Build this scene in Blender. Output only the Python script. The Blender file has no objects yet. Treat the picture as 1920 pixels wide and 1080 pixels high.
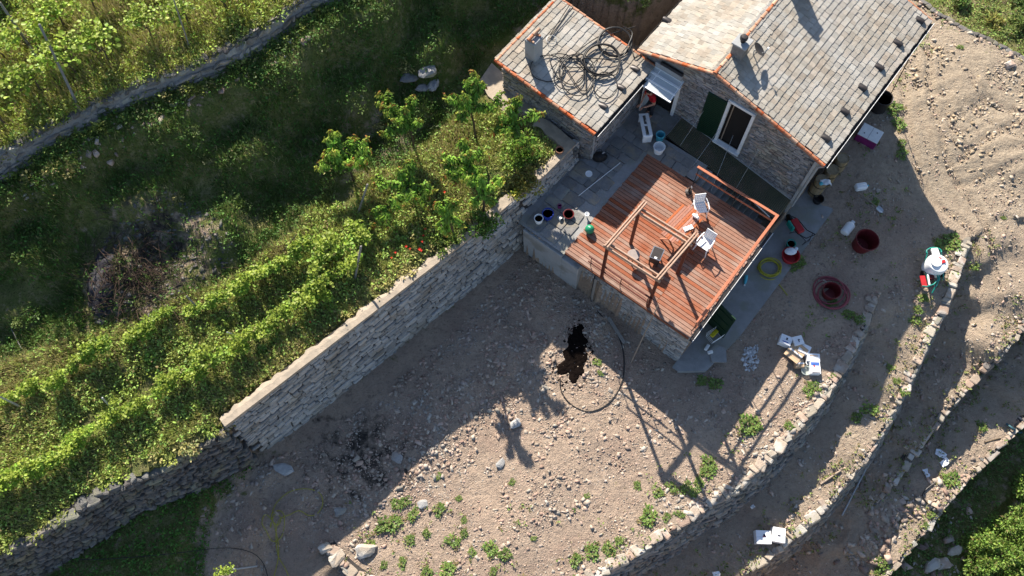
import bpy, math, random
import numpy as np
from mathutils import Matrix, Vector
random.seed(7); rng = np.random.default_rng(11)
scn = bpy.context.scene; COL = scn.collection
PI = math.pi; R = math.radians

# ------------------------------------------------------------------ camera
FPX = 1450.0; CAMZ = 24.82
CM = np.array([[0.9977,-0.0623,-0.0262],[-0.0676,-0.9198,-0.3865],[0.0,0.3874,-0.9219]])
_u,_s,_v = np.linalg.svd(CM); CM = _u@_v            # rows: right, image-down, forward
cam = bpy.data.cameras.new('camera'); camo = bpy.data.objects.new('camera', cam); COL.objects.link(camo)
cam.sensor_width = 36.0; cam.lens = 36.0*FPX/1920.0; cam.clip_end = 600.0; cam.clip_start = 0.5
_m = Matrix([[CM[0,i], -CM[1,i], -CM[2,i]] for i in range(3)]).to_4x4(); _m.translation = (0,0,CAMZ)
camo.matrix_world = _m; scn.camera = camo

# ------------------------------------------------------------------ sky and sun
SUN_EL, SHADOW_AZ = R(37.0), R(-76.0)
world = bpy.data.worlds.new('World'); scn.world = world; world.use_nodes = True
wn = world.node_tree; bgn = wn.nodes['Background']; sky = wn.nodes.new('ShaderNodeTexSky')
sky.sky_type = 'NISHITA'; sky.sun_disc = False; sky.sun_elevation = SUN_EL; sky.sun_rotation = R(-14)
sky.air_density = 1.0; sky.dust_density = 0.6; sky.ozone_density = 1.5
wn.links.new(sky.outputs[0], bgn.inputs[0]); bgn.inputs[1].default_value = 0.08
sun = bpy.data.lights.new('sun','SUN'); suno = bpy.data.objects.new('sun', sun); COL.objects.link(suno)
sun.energy = 5.0; sun.angle = R(0.53); sun.color = (1.0,0.92,0.79)
sd = Vector((math.cos(SHADOW_AZ)*math.cos(SUN_EL), math.sin(SHADOW_AZ)*math.cos(SUN_EL), -math.sin(SUN_EL)))
suno.rotation_euler = sd.to_track_quat('-Z','Y').to_euler(); suno.location = (-8,30,40)
scn.view_settings.view_transform = 'Standard'; scn.view_settings.look = 'None'
scn.view_settings.exposure = 1.27; scn.view_settings.gamma = 1.0; scn.view_settings.use_curve_mapping = False

# ------------------------------------------------------------------ places
YAW = R(-42.14); UD = np.array([math.cos(YAW), math.sin(YAW)]); VD = np.array([-math.sin(YAW), math.cos(YAW)])
HO = np.array([6.59,17.21])                          # house origin: facade plane, door jamb, deck level z = 0
def at(px, py, z):
    "the point at height z seen at photograph position (px, py)"
    d = CM.T@np.array([(px-960)/FPX,(py-540)/FPX,1.0]); t = (z-CAMZ)/d[2]
    return np.array([d[0]*t, d[1]*t, z])
def uvw(u, v, z=0.0):
    p = HO+u*UD+v*VD; return np.array([p[0],p[1],z])
def to_uv(p):
    q = np.array(p[:2])-HO; return np.array([q@UD, q@VD])

# ------------------------------------------------------------------ materials
MATS = {}
def nt(m): m.use_nodes = True; return m.node_tree
def pmat(name, c1, c2=None, scale=6.0, rough=0.8, bump=0.0, bscale=None, rand=0.0, metal=0.0, spec=0.3, detail=6.0, hue=0.0, c3=None, s3=1.0, f3=(0.5,0.62)):
    "noise-mixed principled material, with a value shift per object / per loose piece"
    m = bpy.data.materials.new(name); t = nt(m); N = t.nodes; L = t.links; p = N['Principled BSDF']
    p.inputs['Roughness'].default_value = rough; p.inputs['Metallic'].default_value = metal
    p.inputs['Specular IOR Level'].default_value = spec
    tc = N.new('ShaderNodeTexCoord'); src = tc.outputs['Object']
    geo = N.new('ShaderNodeNewGeometry')
    col = None
    if c2 is None: c2 = tuple(x*0.8 for x in c1)
    nz = N.new('ShaderNodeTexNoise'); nz.inputs['Scale'].default_value = scale; nz.inputs['Detail'].default_value = detail
    nz.inputs['Roughness'].default_value = 0.65
    L.new(geo.outputs['Position'], nz.inputs['Vector'])
    mr = N.new('ShaderNodeMapRange'); mr.inputs[1].default_value = 0.32; mr.inputs[2].default_value = 0.68
    L.new(nz.outputs['Fac'], mr.inputs[0])
    mx = N.new('ShaderNodeMix'); mx.data_type = 'RGBA'; mx.inputs[6].default_value = (*c1,1); mx.inputs[7].default_value = (*c2,1)
    L.new(mr.outputs[0], mx.inputs[0]); col = mx.outputs[2]
    if c3 is not None:
        n3 = N.new('ShaderNodeTexNoise'); n3.inputs['Scale'].default_value = s3; n3.inputs['Detail'].default_value = 5
        L.new(geo.outputs['Position'], n3.inputs['Vector'])
        m3 = N.new('ShaderNodeMapRange'); m3.inputs[1].default_value = f3[0]; m3.inputs[2].default_value = f3[1]
        L.new(n3.outputs['Fac'], m3.inputs[0])
        x3 = N.new('ShaderNodeMix'); x3.data_type = 'RGBA'; x3.inputs[7].default_value = (*c3,1)
        L.new(m3.outputs[0], x3.inputs[0]); L.new(col, x3.inputs[6]); col = x3.outputs[2]
    if rand > 0 or hue > 0:
        oi = N.new('ShaderNodeObjectInfo')
        ad = N.new('ShaderNodeMath'); ad.operation = 'ADD'; L.new(oi.outputs['Random'], ad.inputs[0]); L.new(geo.outputs['Random Per Island'], ad.inputs[1])
        fr = N.new('ShaderNodeMath'); fr.operation = 'FRACT'; L.new(ad.outputs[0], fr.inputs[0])
        hs = N.new('ShaderNodeHueSaturation')
        v = N.new('ShaderNodeMapRange'); v.inputs[3].default_value = 1-rand; v.inputs[4].default_value = 1+rand
        L.new(fr.outputs[0], v.inputs[0]); L.new(v.outputs[0], hs.inputs['Value'])
        m7 = N.new('ShaderNodeMath'); m7.operation = 'MULTIPLY'; m7.inputs[1].default_value = 7.31; L.new(fr.outputs[0], m7.inputs[0])
        f7 = N.new('ShaderNodeMath'); f7.operation = 'FRACT'; L.new(m7.outputs[0], f7.inputs[0])
        h = N.new('ShaderNodeMapRange'); h.inputs[3].default_value = 0.5-hue; h.inputs[4].default_value = 0.5+hue
        L.new(f7.outputs[0], h.inputs[0]); L.new(h.outputs[0], hs.inputs['Hue'])
        s = N.new('ShaderNodeMapRange'); s.inputs[3].default_value = 1.25; s.inputs[4].default_value = 0.75
        L.new(f7.outputs[0], s.inputs[0]); L.new(s.outputs[0], hs.inputs['Saturation'])
        L.new(col, hs.inputs['Color']); col = hs.outputs[0]
    L.new(col, p.inputs['Base Color'])
    if bump > 0:
        nb = N.new('ShaderNodeTexNoise'); nb.inputs['Scale'].default_value = bscale or scale*3; nb.inputs['Detail'].default_value = 8
        L.new(geo.outputs['Position'], nb.inputs['Vector'])
        b = N.new('ShaderNodeBump'); b.inputs['Strength'].default_value = min(1.0,bump); b.inputs['Distance'].default_value = 0.03
        L.new(nb.outputs['Fac'], b.inputs['Height']); L.new(b.outputs[0], p.inputs['Normal'])
    MATS[name] = m; return m
def leafmat(name, trans=0.35, rough=0.55):
    m = bpy.data.materials.new(name); t = nt(m); N = t.nodes; L = t.links; p = N['Principled BSDF']
    a = N.new('ShaderNodeAttribute'); a.attribute_name = 'col'
    oi = N.new('ShaderNodeObjectInfo'); v = N.new('ShaderNodeMapRange'); v.inputs[3].default_value = 0.85; v.inputs[4].default_value = 1.15
    L.new(oi.outputs['Random'], v.inputs[0]); hs = N.new('ShaderNodeHueSaturation'); L.new(a.outputs['Color'], hs.inputs['Color']); L.new(v.outputs[0], hs.inputs['Value'])
    L.new(hs.outputs[0], p.inputs['Base Color']); p.inputs['Roughness'].default_value = rough; p.inputs['Specular IOR Level'].default_value = 0.25
    tr = N.new('ShaderNodeBsdfTranslucent'); L.new(hs.outputs[0], tr.inputs['Color'])
    mx = N.new('ShaderNodeMixShader'); mx.inputs[0].default_value = trans
    L.new(p.outputs[0], mx.inputs[1]); L.new(tr.outputs[0], mx.inputs[2]); L.new(mx.outputs[0], N['Material Output'].inputs[0])
    MATS[name] = m; return m
def glassmat(name, col, alpha):
    m = bpy.data.materials.new(name); t = nt(m); p = t.nodes['Principled BSDF']
    p.inputs['Base Color'].default_value = (*col,1); p.inputs['Roughness'].default_value = 0.15; p.inputs['Alpha'].default_value = alpha
    MATS[name] = m; return m

# ------------------------------------------------------------------ mesh collector
class MB:
    def __init__(s): s.v = []; s.f = []; s.m = None
    def add(s, V, F):
        o = len(s.v)
        for p in V:
            p = Vector(p)
            s.v.append(tuple(s.m@p) if s.m is not None else tuple(p))
        s.f += [tuple(o+i for i in f) for f in F]; return s
    def box(s, c, size, rz=0.0, bev=0.0, rot=None):
        x,y,z = (q/2 for q in size)
        b = min(bev, x*.9, y*.9, z*.9)
        if b <= 0:
            V = [(sx*x,sy*y,sz*z) for sx in(-1,1) for sy in(-1,1) for sz in(-1,1)]
            F = [(0,1,3,2),(4,6,7,5),(0,4,5,1),(2,3,7,6),(0,2,6,4),(1,5,7,3)]
        else: V,F = chamfer(x,y,z,b)
        Mx = rot if rot is not None else Matrix.Rotation(rz,3,'Z')
        return s.add([Mx@Vector(p)+Vector(c) for p in V], F)
    def bar(s, a, b, w, h, up=(0,0,1), bev=0.0):
        "a beam of section w x h from a to b"
        a = Vector(a); b = Vector(b); d = b-a; L = d.length; x = d.normalized(); up = Vector(up)
        y = up.cross(x)
        if y.length < 1e-4: y = Vector((0,1,0)).cross(x)
        y.normalize(); zz = x.cross(y)
        return s.box((a+b)/2, (L,w,h), bev=bev, rot=Matrix((x,y,zz)).transposed())
    def tube(s, pts, r, n=8, cap=True, closed=False):
        P = [Vector(p) for p in pts]; k = len(P); rr = r if isinstance(r,(list,tuple)) else [r]*k
        ref = Vector((0,0,1)); V = []; prev = None
        for i,p in enumerate(P):
            if closed: t = P[(i+1)%k]-P[i-1]
            else: t = P[min(i+1,k-1)]-P[max(i-1,0)]
            if t.length < 1e-9: t = Vector((0,0,1))
            t.normalize()
            a = prev if prev is not None else (ref if abs(t.z) < .9 else Vector((1,0,0)))
            a = (a-t*a.dot(t))
            if a.length < 1e-6: a = Vector((1,0,0))-t*t.x
            a.normalize(); prev = a; b = t.cross(a)
            for j in range(n):
                th = 2*PI*j/n; V.append(p+(a*math.cos(th)+b*math.sin(th))*rr[i])
        F = []
        for i in range(k if closed else k-1):
            for j in range(n):
                F.append((i*n+j, i*n+(j+1)%n, ((i+1)%k)*n+(j+1)%n, ((i+1)%k)*n+j))
        if cap and not closed: F += [tuple(range(n-1,-1,-1)), tuple((k-1)*n+j for j in range(n))]
        return s.add(V,F)
    def lathe(s, prof, c=(0,0,0), n=20, sx=1.0, sy=1.0, rot=None, wob=0.0):
        "profile [(r,z)...] turned about z"
        V = []; F = []; c = Vector(c)
        for r,z in prof:
            for j in range(n):
                th = 2*PI*j/n; p = Vector((r*math.cos(th)*sx, r*math.sin(th)*sy, z))
                V.append((rot@p if rot is not None else p)+c)
        for i in range(len(prof)-1):
            for j in range(n): F.append((i*n+j,i*n+(j+1)%n,(i+1)*n+(j+1)%n,(i+1)*n+j))
        if prof[0][0] > 1e-5: F.append(tuple(range(n-1,-1,-1)))
        if prof[-1][0] > 1e-5: F.append(tuple((len(prof)-1)*n+j for j in range(n)))
        return s.add(V,F)
    def prism(s, poly, z0, z1):
        n = len(poly); V = [(x,y,z0) for x,y in poly]+[(x,y,z1) for x,y in poly]
        F = [tuple(range(n-1,-1,-1)), tuple(range(n,2*n))]+[(i,(i+1)%n,n+(i+1)%n,n+i) for i in range(n)]
        return s.add(V,F)
    def mesh(s, name, mat, smooth=False):
        me = bpy.data.meshes.new(name); me.from_pydata(s.v,[],s.f); me.materials.append(MATS[mat] if isinstance(mat,str) else mat)
        if smooth: me.polygons.foreach_set('use_smooth',[True]*len(me.polygons)); me.set_sharp_from_angle(angle=R(40))
        me.update(); return me
    def build(s, name, mat, parent=None, smooth=False, loc=None):
        return link(name, s.mesh(name,mat,smooth), parent, loc)
def chamfer(x,y,z,b):
    V = []; idx = {}
    for sx in(-1,1):
        for sy in(-1,1):
            for sz in(-1,1):
                for k in range(3):
                    p = [sx*(x-b),sy*(y-b),sz*(z-b)]; p[k] = (sx*x,sy*y,sz*z)[k]
                    idx[(sx,sy,sz,k)] = len(V); V.append(tuple(p))
    F = []
    q = [(-1,-1),(1,-1),(1,1),(-1,1)]
    def key(ax,s0,a,b_):
        o = [0,0,0]; o[ax] = s0; r = [i for i in range(3) if i != ax]; o[r[0]] = a; o[r[1]] = b_; return tuple(o)
    for ax in range(3):
        for s0 in(-1,1):
            f = [idx[key(ax,s0,a,b_)+(ax,)] for a,b_ in q]
            if (s0 > 0) == (ax == 1): f = f[::-1]
            F.append(tuple(f))
    for ax in range(3):                                    # edges
        o1,o2 = [i for i in range(3) if i != ax]
        for a in(-1,1):
            for b_ in(-1,1):
                k0 = [0,0,0]; k1 = [0,0,0]; k0[ax] = -1; k1[ax] = 1
                for k in(k0,k1): k[o1] = a; k[o2] = b_
                F.append((idx[tuple(k0)+(o1,)], idx[tuple(k1)+(o1,)], idx[tuple(k1)+(o2,)], idx[tuple(k0)+(o2,)]))
    for sx in(-1,1):
        for sy in(-1,1):
            for sz in(-1,1): F.append(tuple(idx[(sx,sy,sz,k)] for k in range(3)))
    return V,F
def link(name, me, parent=None, loc=None, mat4=None):
    o = bpy.data.objects.new(name, me); COL.objects.link(o)
    if parent is not None: o.parent = parent
    if mat4 is not None: o.matrix_basis = mat4
    elif loc is not None: o.location = loc
    return o
def tag(o, label, cat, group=None, kind=None):
    if label: o['label'] = label
    if cat: o['category'] = cat
    if group: o['group'] = group
    if kind: o['kind'] = kind
    return o
def thing(name, label, cat, loc=(0,0,0), rz=0.0, group=None):
    o = bpy.data.objects.new(name, None); COL.objects.link(o); o.location = tuple(loc); o.rotation_euler = (0,0,rz)
    o.empty_display_size = 0.2
    return tag(o,label,cat,group)
def copy_tree(o, parent=None):
    c = o.copy(); COL.objects.link(c)
    if parent is not None: c.parent = parent
    for ch in o.children: copy_tree(ch,c)
    return c
def fastmesh(name, V, F, mats, cols=None, smooth=False):
    "V (n,3), F list of int arrays (k,3|4); cols (n,3)"
    me = bpy.data.meshes.new(name); V = np.asarray(V,np.float32); me.vertices.add(len(V)); me.vertices.foreach_set('co',V.ravel())
    nl = sum(f.size for f in F); nf = sum(len(f) for f in F)
    me.loops.add(nl); me.polygons.add(nf)
    me.loops.foreach_set('vertex_index', np.concatenate([f.ravel() for f in F]).astype(np.int32))
    tot = np.concatenate([np.full(len(f),f.shape[1]) for f in F]).astype(np.int32)
    me.polygons.foreach_set('loop_start', np.concatenate([[0],np.cumsum(tot)[:-1]]).astype(np.int32))
    if smooth: me.polygons.foreach_set('use_smooth', np.ones(nf,bool))
    if cols is not None:
        a = me.color_attributes.new('col','FLOAT_COLOR','POINT')
        a.data.foreach_set('color', np.concatenate([np.asarray(cols,np.float32), np.ones((len(V),1),np.float32)],1).ravel())
    for m in (mats if isinstance(mats,list) else [mats]): me.materials.append(MATS[m])
    me.validate(); me.update(); return me
# ---- irregular stone / slab pieces: variants of a jittered chamfered block in a unit cube
def make_variants(name, mat, n, jit, bev, smooth=False):
    out = []
    for i in range(n):
        V,F = chamfer(.5,.5,.5,bev); r = np.random.default_rng(100+i*7+len(name)); V = np.array(V)
        c = r.uniform(-jit,jit,(2,2,2,3))
        for k,p in enumerate(V):
            a,b,d = (1 if q > 0 else 0 for q in p); V[k] = p+c[a,b,d]+r.uniform(-jit*.3,jit*.3,3)
        me = bpy.data.meshes.new(name); me.from_pydata([tuple(p) for p in V],[],F); me.materials.append(MATS[mat]); me.update()
        out.append((me, V, F))
    return out
def emit(name, stuff, insts, variants, parent, nparts, weight=None):
    "place pieces: the nparts heaviest as objects of their own, the rest joined into one part"
    order = list(range(len(insts)))
    if weight is not None: order.sort(key=lambda i: -weight[i])
    for i in order[:nparts]:
        M4,k = insts[i]; link(name, variants[k%len(variants)][0], parent, mat4=M4)
    rest = order[nparts:]
    if rest:
        b = MB()
        for i in rest:
            M4,k = insts[i]; me,V,F = variants[k%len(variants)]; b.m = M4; b.add(V,F)
        b.m = None; o = b.build(stuff, variants[0][0].materials[0], parent); o['kind'] = 'stuff'
        return o
def xf(c, x, y, z, size):
    M3 = Matrix((Vector(x)*size[0], Vector(y)*size[1], Vector(z)*size[2])).transposed().to_4x4(); M3.translation = Vector(c); return M3
def seen(p):
    q = CM@(np.array(p)-np.array([0,0,CAMZ])); x,y = q[0]/q[2]*FPX, q[1]/q[2]*FPX
    return abs(x) < 985 and abs(y) < 565
# ------------------------------------------------------------------ material palette
pmat('stone_grey',(0.345,0.338,0.328),(0.25,0.246,0.242),7,0.9,0.8,30,rand=0.30,hue=0.02,c3=(0.275,0.255,0.225),s3=1.3)
pmat('stone_rough',(0.15,0.14,0.132),(0.085,0.08,0.076),7,0.95,0.8,26,rand=0.3,hue=0.03,c3=(0.16,0.15,0.11),s3=2)
pmat('stone_terrace',(0.27,0.25,0.225),(0.18,0.168,0.152),7,0.95,0.8,26,rand=0.3,hue=0.03,c3=(0.25,0.22,0.17),s3=2)
pmat('stone_pale',(0.37,0.30,0.235),(0.27,0.22,0.175),6,0.9,0.7,28,rand=0.26,hue=0.02,c3=(0.40,0.37,0.33),s3=2)
pmat('cap_concrete',(0.40,0.33,0.255),(0.30,0.245,0.19),5,0.92,0.5,30,c3=(0.28,0.235,0.185),s3=2.2)
pmat('facade_stone',(0.29,0.275,0.27),(0.18,0.172,0.175),8,0.95,0.7,30,rand=0.33,hue=0.03,c3=(0.28,0.24,0.195),s3=1.2)
pmat('mortar',(0.25,0.235,0.22),(0.16,0.15,0.145),9,0.95,0.8,25)
pmat('wall_core',(0.06,0.055,0.05),(0.035,0.03,0.03),9,0.95,0.6,20)
pmat('roof_slate',(0.34,0.305,0.256),(0.265,0.236,0.20),5,0.95,0.7,35,rand=0.16,spec=0.08,hue=0.01,c3=(0.33,0.31,0.28),s3=0.9,f3=(0.45,0.6))
pmat('terracotta',(0.44,0.185,0.10),(0.34,0.135,0.075),7,0.85,0.5,25,rand=0.2,hue=0.015,c3=(0.42,0.24,0.15),s3=5)
pmat('deck_wood',(0.27,0.118,0.072),(0.215,0.092,0.057),9,0.75,0.4,40,rand=0.06,hue=0.008,c3=(0.29,0.165,0.12),s3=0.9)
pmat('deck_beam',(0.20,0.07,0.035),(0.14,0.05,0.028),8,0.7,0.3,30)
pmat('rail_wood',(0.44,0.155,0.085),(0.34,0.115,0.06),8,0.65,0.3,30)
pmat('post_wood',(0.12,0.03,0.017),(0.085,0.022,0.014),8,0.6,0.3,30)
pmat('pale_beam',(0.44,0.30,0.22),(0.33,0.21,0.15),10,0.75,0.4,40)
pmat('table_wood',(0.38,0.145,0.085),(0.27,0.10,0.06),12,0.6,0.3,40,rand=0.14)
pmat('white_plastic',(0.80,0.80,0.80),(0.72,0.73,0.75),4,0.45)
pmat('white_paint',(0.74,0.74,0.73),(0.62,0.63,0.64),6,0.6,0.2,30)
pmat('white_cloth',(0.72,0.73,0.76),(0.60,0.62,0.66),6,0.9)
pmat('carton_white',(0.78,0.78,0.80),(0.70,0.71,0.74),5,0.7)
pmat('carton_brown',(0.48,0.34,0.22),(0.40,0.28,0.18),5,0.85)
pmat('print_dark',(0.03,0.03,0.05),None,5,0.7)
pmat('print_red',(0.5,0.03,0.06),None,5,0.7)
pmat('print_blue',(0.05,0.12,0.4),None,5,0.7)
pmat('concrete',(0.285,0.28,0.275),(0.215,0.21,0.21),3,0.9,0.5,22,c3=(0.22,0.215,0.19),s3=1.2)
pmat('concrete_wall',(0.33,0.335,0.34),(0.27,0.275,0.28),2.5,0.9,0.4,22,c3=(0.22,0.215,0.20),s3=1.5)
pmat('paving',(0.215,0.208,0.20),(0.15,0.147,0.145),5,0.85,0.6,25,rand=0.2,hue=0.02,c3=(0.26,0.235,0.185),s3=1.5)
pmat('black_rubber',(0.022,0.02,0.02),(0.014,0.013,0.014),8,0.5)
pmat('dark_metal',(0.05,0.045,0.045),(0.035,0.03,0.03),8,0.45,metal=0.5)
pmat('steel',(0.46,0.46,0.46),(0.32,0.32,0.33),5,0.3,metal=0.9)
pmat('grey_disc',(0.30,0.25,0.23),(0.23,0.19,0.175),8,0.7)
pmat('dark_interior',(0.018,0.015,0.013),(0.012,0.01,0.009),4,0.9)
pmat('green_shutter',(0.010,0.036,0.018),(0.007,0.026,0.013),5,0.5)
pmat('canopy',(0.085,0.083,0.05),(0.06,0.06,0.04),3,0.8,c3=(0.10,0.085,0.06),s3=1.5)
pmat('green_ball',(0.02,0.24,0.12),(0.015,0.18,0.09),3,0.35)
pmat('teal_plastic',(0.01,0.26,0.21),(0.01,0.2,0.16),4,0.4)
pmat('cyan_plastic',(0.08,0.42,0.52),(0.06,0.34,0.44),4,0.4)
pmat('blue_plastic',(0.01,0.04,0.34),(0.01,0.03,0.24),4,0.4)
pmat('red_paint',(0.42,0.02,0.025),(0.32,0.015,0.02),5,0.5)
pmat('dark_red_plastic',(0.13,0.012,0.016),(0.095,0.01,0.012),4,0.5)
pmat('rose_hose',(0.26,0.06,0.075),(0.19,0.045,0.055),6,0.55)
pmat('purple_plastic',(0.20,0.02,0.13),(0.14,0.015,0.09),5,0.5)
pmat('yellow_hose',(0.40,0.36,0.035),(0.28,0.26,0.03),6,0.5)
pmat('yellow_plastic',(0.60,0.50,0.02),(0.48,0.4,0.02),5,0.5)
pmat('blue_pipe',(0.05,0.13,0.16),None,5,0.5)
pmat('barrel_wood',(0.30,0.23,0.14),(0.20,0.15,0.09),14,0.8,0.4,30,rand=0.12)
pmat('grey_wood',(0.26,0.24,0.22),(0.17,0.155,0.14),12,0.85,0.5,30)
pmat('pole_wood',(0.33,0.26,0.2),(0.24,0.185,0.14),12,0.85,0.4,30)
pmat('galvanised',(0.42,0.43,0.44),(0.33,0.34,0.35),8,0.5,metal=0.3)
pmat('bark',(0.10,0.075,0.05),(0.06,0.045,0.03),14,0.95,0.6,30)
pmat('twig',(0.065,0.04,0.027),(0.04,0.026,0.019),14,0.95)
pmat('ash',(0.03,0.028,0.036),(0.018,0.017,0.02),5,0.95,0.8,20,c3=(0.06,0.055,0.06),s3=2.5)
pmat('pomace',(0.006,0.0045,0.004),(0.011,0.008,0.007),10,0.8,0.9,26,spec=0.0)
pmat('clay_pot',(0.30,0.15,0.09),(0.22,0.11,0.07),6,0.85)
pmat('skin',(0.42,0.22,0.15),(0.38,0.19,0.13),6,0.6)
pmat('shirt_red',(0.46,0.012,0.02),(0.36,0.01,0.015),6,0.85)
pmat('trousers',(0.02,0.022,0.03),None,6,0.9)
pmat('hair',(0.02,0.014,0.01),None,8,0.6)
pmat('pebble',(0.41,0.32,0.255),(0.29,0.222,0.178),5,0.92,0.5,30,rand=0.36,hue=0.02,c3=(0.33,0.285,0.245),s3=0.8)
pmat('clod',(0.40,0.325,0.24),(0.30,0.24,0.178),5,0.95,0.6,20,rand=0.2)
pmat('white_rubble',(0.58,0.57,0.57),(0.42,0.42,0.43),6,0.9,0.5,30,rand=0.2)
pmat('poppy',(0.55,0.03,0.012),(0.42,0.02,0.01),6,0.7)
pmat('soil_block',(0.13,0.11,0.09),(0.09,0.075,0.06),4,0.95,0.7,15)
glassmat('panel_clear',(0.62,0.66,0.68),0.62)
glassmat('tub_clear',(0.5,0.55,0.52),0.6)
leafmat('leaf',0.38,0.5); leafmat('grass_blade',0.30,0.65)

# ------------------------------------------------------------------ terrain
def crv(pts, sub=6):
    "smooth world curve through photograph points (px,py,z)"
    P = np.array([at(*p)[:2] for p in pts]); n = len(P); out = []
    for i in range(n-1):
        p0,p1,p2,p3 = P[max(i-1,0)],P[i],P[i+1],P[min(i+2,n-1)]
        for k in range(sub):
            t = k/sub; out.append(0.5*((2*p1)+(-p0+p2)*t+(2*p0-5*p1+4*p2-p3)*t*t+(-p0+3*p1-3*p2+p3)*t**3))
    out.append(P[-1]); return np.array(out)
def jig(c, a, seed):
    r = np.random.default_rng(seed); return c+r.normal(0,a,c.shape)
UPW = jig(crv([(-260,470,4.3),(0,296,4.3),(110,232,4.3),(210,182,4.3),(300,146,4.3),(420,98,4.3),(480,62,4.3),(560,5,4.3),(650,-45,4.3),(800,-120,4.3),(1000,-210,4.3)]),.05,1)
RWL = np.array([at(1077,276,.85)[:2], at(1022,331,.85)[:2], at(940,399,.85)[:2], at(870,458,.85)[:2], at(630,643,.85)[:2], at(425,800,.85)[:2]])
RGH = jig(crv([(420,812,.85),(380,830,.85),(330,862,.85),(270,893,.85),(190,930,.85),(100,985,.85),(0,1042,.85),(-120,1105,.85),(-300,1200,.85)]),.05,2)
TRN = crv([(1077,276,.85),(1030,238,.85),(985,218,.85),(945,200,.85)],4)
W1 = crv([(1640,560,-2.6),(1622,612,-2.6),(1588,676,-2.6),(1546,742,-2.6),(1498,802,-2.6),(1440,864,-2.6),(1378,918,-2.6),(1300,968,-2.6),(1220,1022,-2.6),(1150,1064,-2.6),(1050,1112,-2.6),(900,1138,-2.6),(760,1122,-2.6),(668,1082,-2.55),(612,1026,-2.5)])
W2 = crv([(1815,455,-2.7),(1796,510,-2.75),(1766,590,-2.9),(1730,662,-3.2),(1690,746,-3.5),(1645,826,-3.8),(1600,887,-4.0),(1555,942,-4.1),(1490,1006,-4.25),(1400,1072,-4.4),(1250,1150,-4.5),(1000,1240,-4.6)])
W3 = crv([(2000,540,-3.4),(1960,575,-3.6),(1920,612,-3.8),(1850,692,-4.3),(1790,757,-4.7),(1740,822,-5.0),(1690,890,-5.35),(1645,942,-5.7)])
W4 = crv([(2040,670,-5.2),(1960,752,-5.6),(1920,792,-5.8),(1860,853,-6.0),(1800,916,-6.2),(1740,986,-6.3),(1690,1046,-6.4),(1650,1088,-6.5),(1560,1180,-6.6)])
CRW = crv([(1690,-30,-2.2),(1735,8,-2.2),(1775,38,-2.2),(1830,66,-2.2),(1920,108,-2.2),(2010,152,-2.2)])
def A2(*p): return np.array(p,float)
REG = []   # (name, polygon, control points, base roughness)
def reg(name, poly, ctl, amp): REG.append((name,None if poly is None else np.asarray(poly,float),np.array([[*at(*c)[:2],c[2]] for c in ctl]) if ctl is not None else None,amp))
uv2 = lambda u,v: uvw(u,v)[:2]
reg('pit',[uv2(2.3,-2.05),uv2(5.45,-2.05),uv2(5.45,-.12),uv2(2.3,-.12)],None,0)
reg('up',list(UPW)+[A2(4,45),A2(4,90),A2(-90,90),A2(-90,8)],[(-100,300,4.3),(100,150,4.35),(300,80,4.35),(480,-10,4.4),(200,-20,4.5),(0,60,4.5),(-100,-150,6.7),(-250,-50,7.3),(30,-120,6.2),(60,-30,4.8)],.07)
reg('patio',[RWL[0],RWL[1],uv2(-1.75,-6.9),uv2(-1.3,-7.35),uv2(.27,-7.25),uv2(5.5,-7.1),uv2(5.5,7.35),uv2(-1.8,7.4),uv2(-3,2),uv2(-5.7,1.0),uv2(-5.95,-3.4),TRN[-1],TRN[-2],*TRN[-3:0:-1]],
    [(1100,330,-.07),(1020,420,-.07),(1085,300,-.07),(1250,280,-.07),(1060,280,-.05),(1000,236,.15),(955,205,.5),(935,170,.75),(935,105,.85),(1050,-10,.8),(1200,80,-.1),(1500,100,-.1)],0)
reg('mid',list(UPW)+[A2(4,45),uv2(4,7.5),uv2(-1.8,7.4),uv2(-3,2),uv2(-5.7,1.0),uv2(-5.95,-3.4),TRN[-1],TRN[-2],*TRN[-3:0:-1]]+list(RWL)+list(RGH)+[A2(-90,-10),A2(-90,8)],
    [(1060,285,.85),(1000,350,.83),(870,440,.82),(620,640,.80),(430,795,.80),(270,885,.80),(0,1030,.8),(-100,1080,.8),
     (900,300,.9),(700,450,.9),(500,620,.9),(250,780,.95),(0,880,.95),(820,250,1.0),(640,380,1.05),(420,560,1.1),(200,660,1.15),(0,740,1.2),
     (700,290,1.3),(520,400,1.35),(330,500,1.4),(120,600,1.45),(0,650,1.45),(760,200,1.7),(600,280,1.85),(400,400,1.95),(200,480,1.95),(0,560,2.0),
     (650,150,2.6),(450,250,2.7),(250,340,2.75),(50,440,2.75),(590,45,3.9),(560,62,3.9),(500,100,3.9),(460,118,3.9),(430,132,3.9),(370,160,3.9),(300,186,3.9),(250,206,3.9),(200,230,3.9),(150,254,3.9),(100,282,3.9),(50,310,3.9),(0,340,3.9),(-60,380,3.9),(-160,440,3.9),
     (800,60,2.6),(850,-50,3.0),(950,-60,2.2),(900,60,1.6),(905,130,.95),(885,180,.95),(1100,-100,2.5),(1300,-250,2.5),(700,-10,3.9)],.07)
reg('topright',list(CRW)+[A2(40,20),A2(60,60),A2(10,60)],[(1800,0,-3.6),(1900,60,-3.7),(1920,0,-3.9),(1750,-60,-3.6),(2100,100,-4)],.08)
reg('lowest',list(W4)+[A2(2,-40),A2(90,-40),A2(90,0)],[(1950,820,-7.5),(1880,880,-7.6),(1800,960,-7.7),(1740,1030,-7.8),(1680,1090,-7.9),(1920,1000,-8.3),(1850,1080,-8.4)],.08)
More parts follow.
